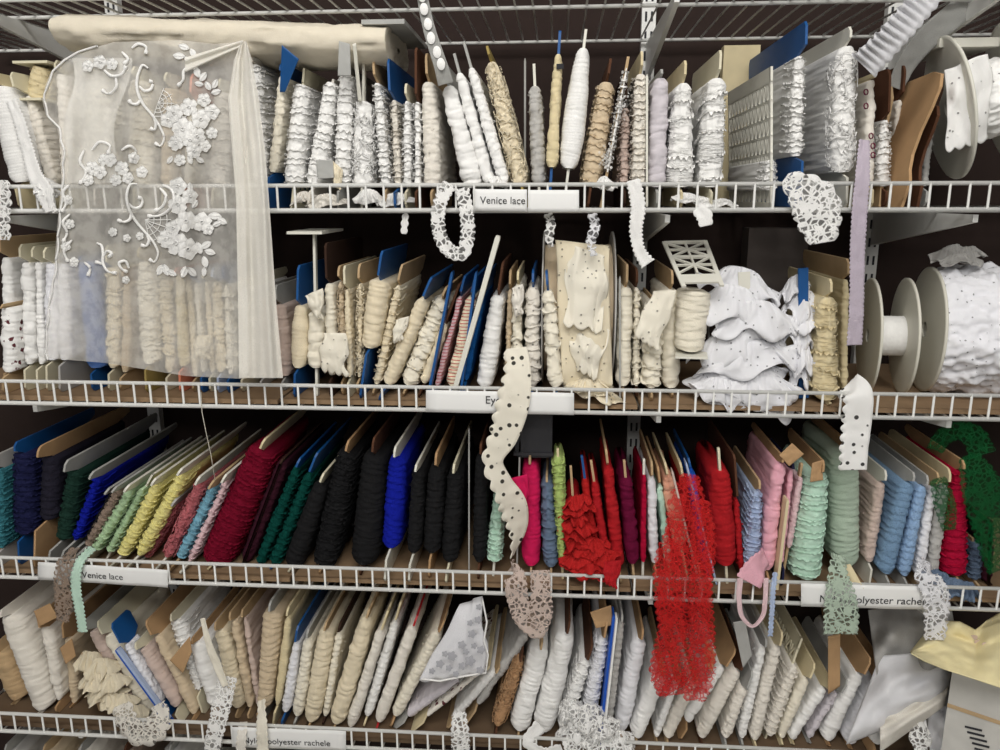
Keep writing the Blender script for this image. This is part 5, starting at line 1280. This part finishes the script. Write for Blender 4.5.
# yellow cloth
G = np.zeros((46, 60, 3))
for i, v in enumerate(np.linspace(0, 1, 46)):
    for j, u_ in enumerate(np.linspace(0, 1, 60)):
        px = 911+u_*130
        top = np.interp(px, [911, 925, 945, 960, 975, 985, 1000, 1041], [652, 634, 621, 622, 630, 622, 613, 606])
        bot = np.interp(px, [911, 925, 945, 970, 1000, 1041], [654, 662, 670, 678, 688, 700])
        py = top+(bot-top)*v
        G[i, j] = at(px, py, .03-.115*v-.012*sin(u_*9+v*2)*v-.012*float(vn(np.float64(u_*4), np.float64(v*3), 5))-.004*float(vn(np.float64(u_*11), np.float64(v*9), 7)))
t = thing('folded_cloth', G[45, 20], 'butter yellow cloth spread over the carton at the end of the lowest shelf', 'cloth'); o = np.array(t.location)
b = MB(); b.grid(G); s = b.build('cloth_body', mat('cloth', 'butter'), t, o); s.modifiers.new('thick', 'SOLIDIFY').thickness = .0012
b = MB()
for (x, y, r_) in [(973,638,4.5),(979,641,4),(984,644,3)]:
    i = int((x-911)/130*59); col = G[:, i]; 
    pj = min(range(46), key=lambda k: abs(np.interp(k/45, [0, 1], [np.interp(x, [911, 925, 945, 960, 975, 985, 1000], [652, 634, 621, 622, 630, 622, 613]), np.interp(x, [911, 925, 945, 970, 1000], [654, 662, 670, 678, 688])])-y))
    c = col[pj]+np.array([0, -.0016, .0016]); th = np.linspace(0, 2*pi, 14, endpoint=False)
    b.grid(np.stack([c+np.stack([.0014*r_*f*np.cos(th), 0*th-.0006, .0010*r_*f*np.sin(th)], 1) for f in (1, .05)]), closed=True)
b.build('pink_motif', mat('cloth', 'dusty'), t, o)

# tops of the row below the lowest shelf
for k, (x, xb, w, cc, cd) in enumerate([(10,24,26,'grey','greyboard'),(48,58,20,'beige','tan'),(84,90,22,'off','greyboard'),(128,132,16,'taupe','brown'),(172,172,22,'grey','greyboard')]):
    build_item(5, x, 752, xb, 820, w, 'sm', cc, f'{cd} 10', ['grey ribbon top just under the lowest lip at the end', 'beige ribbon top just under the lowest lip, second from the end', 'off-white ribbon top just under the lowest lip, beside the scalloped garland',
         'taupe ribbon top just under the lowest lip, below the scalloped garland', 'grey ribbon top just under the lowest lip, by the hanging white edging'][k], Y=.06)
b = MB(); b.box((X0, .0, DECK[5]-.012), (X1, .345, DECK[5])); t = b.build('shelf_board', mat('plastic', 'plastic'), None, (0, .17, DECK[5]), smooth=False); tag(t, 'shelf board beneath the row of ribbon tops at the bottom edge', 'shelf')

# ------------------------------------------------------------------ camera, light
cam = bpy.data.cameras.new('camera'); cam.sensor_fit = 'HORIZONTAL'; cam.sensor_width = 36.0; cam.lens = FPX/1000*36.0; cam.clip_start = .02
co = bpy.data.objects.new('camera', cam); COL.objects.link(co)
from mathutils import Matrix
M = Matrix(((RR[0], UU[0], -_f[0]), (RR[1], UU[1], -_f[1]), (RR[2], UU[2], -_f[2])))
co.matrix_world = Matrix.Translation(Vector(CAM)) @ M.to_4x4()
SC.camera = co
w = bpy.data.worlds.new('world'); SC.world = w; w.use_nodes = True
w.node_tree.nodes['Background'].inputs[0].default_value = (0.95, 0.97, 1.0, 1); w.node_tree.nodes['Background'].inputs[1].default_value = WORLD_S
def area(name, loc, aim, sx, sy, power, col=(1, .98, .95)):
    l = bpy.data.lights.new(name, 'AREA'); l.shape = 'RECTANGLE'; l.size = sx; l.size_y = sy; l.energy = power; l.color = col
    o = bpy.data.objects.new(name, l); COL.objects.link(o); o.location = loc
    o.rotation_euler = (Vector(aim)-Vector(loc)).to_track_quat('-Z', 'Y').to_euler(); return o
area('ceiling_lamp', (-.15, -1.15, 2.62), (-.05, 0.0, 1.0), 1.3, .35, P1)
area('ceiling_lamp', (.45, -2.3, 2.85), (.2, 0.0, 1.0), 1.3, .5, P2)
area('ceiling_lamp', (-.5, -3.9, 2.85), (-.1, 0.0, 1.0), 1.3, .5, P3)
SC.view_settings.view_transform = 'Standard'; SC.view_settings.look = 'None'; SC.view_settings.gamma = 1.0
SC.view_settings.use_curve_mapping = False; SC.view_settings.exposure = EXPO
SC.cycles.max_bounces = 6; SC.cycles.transparent_max_bounces = 24; SC.cycles.diffuse_bounces = 3
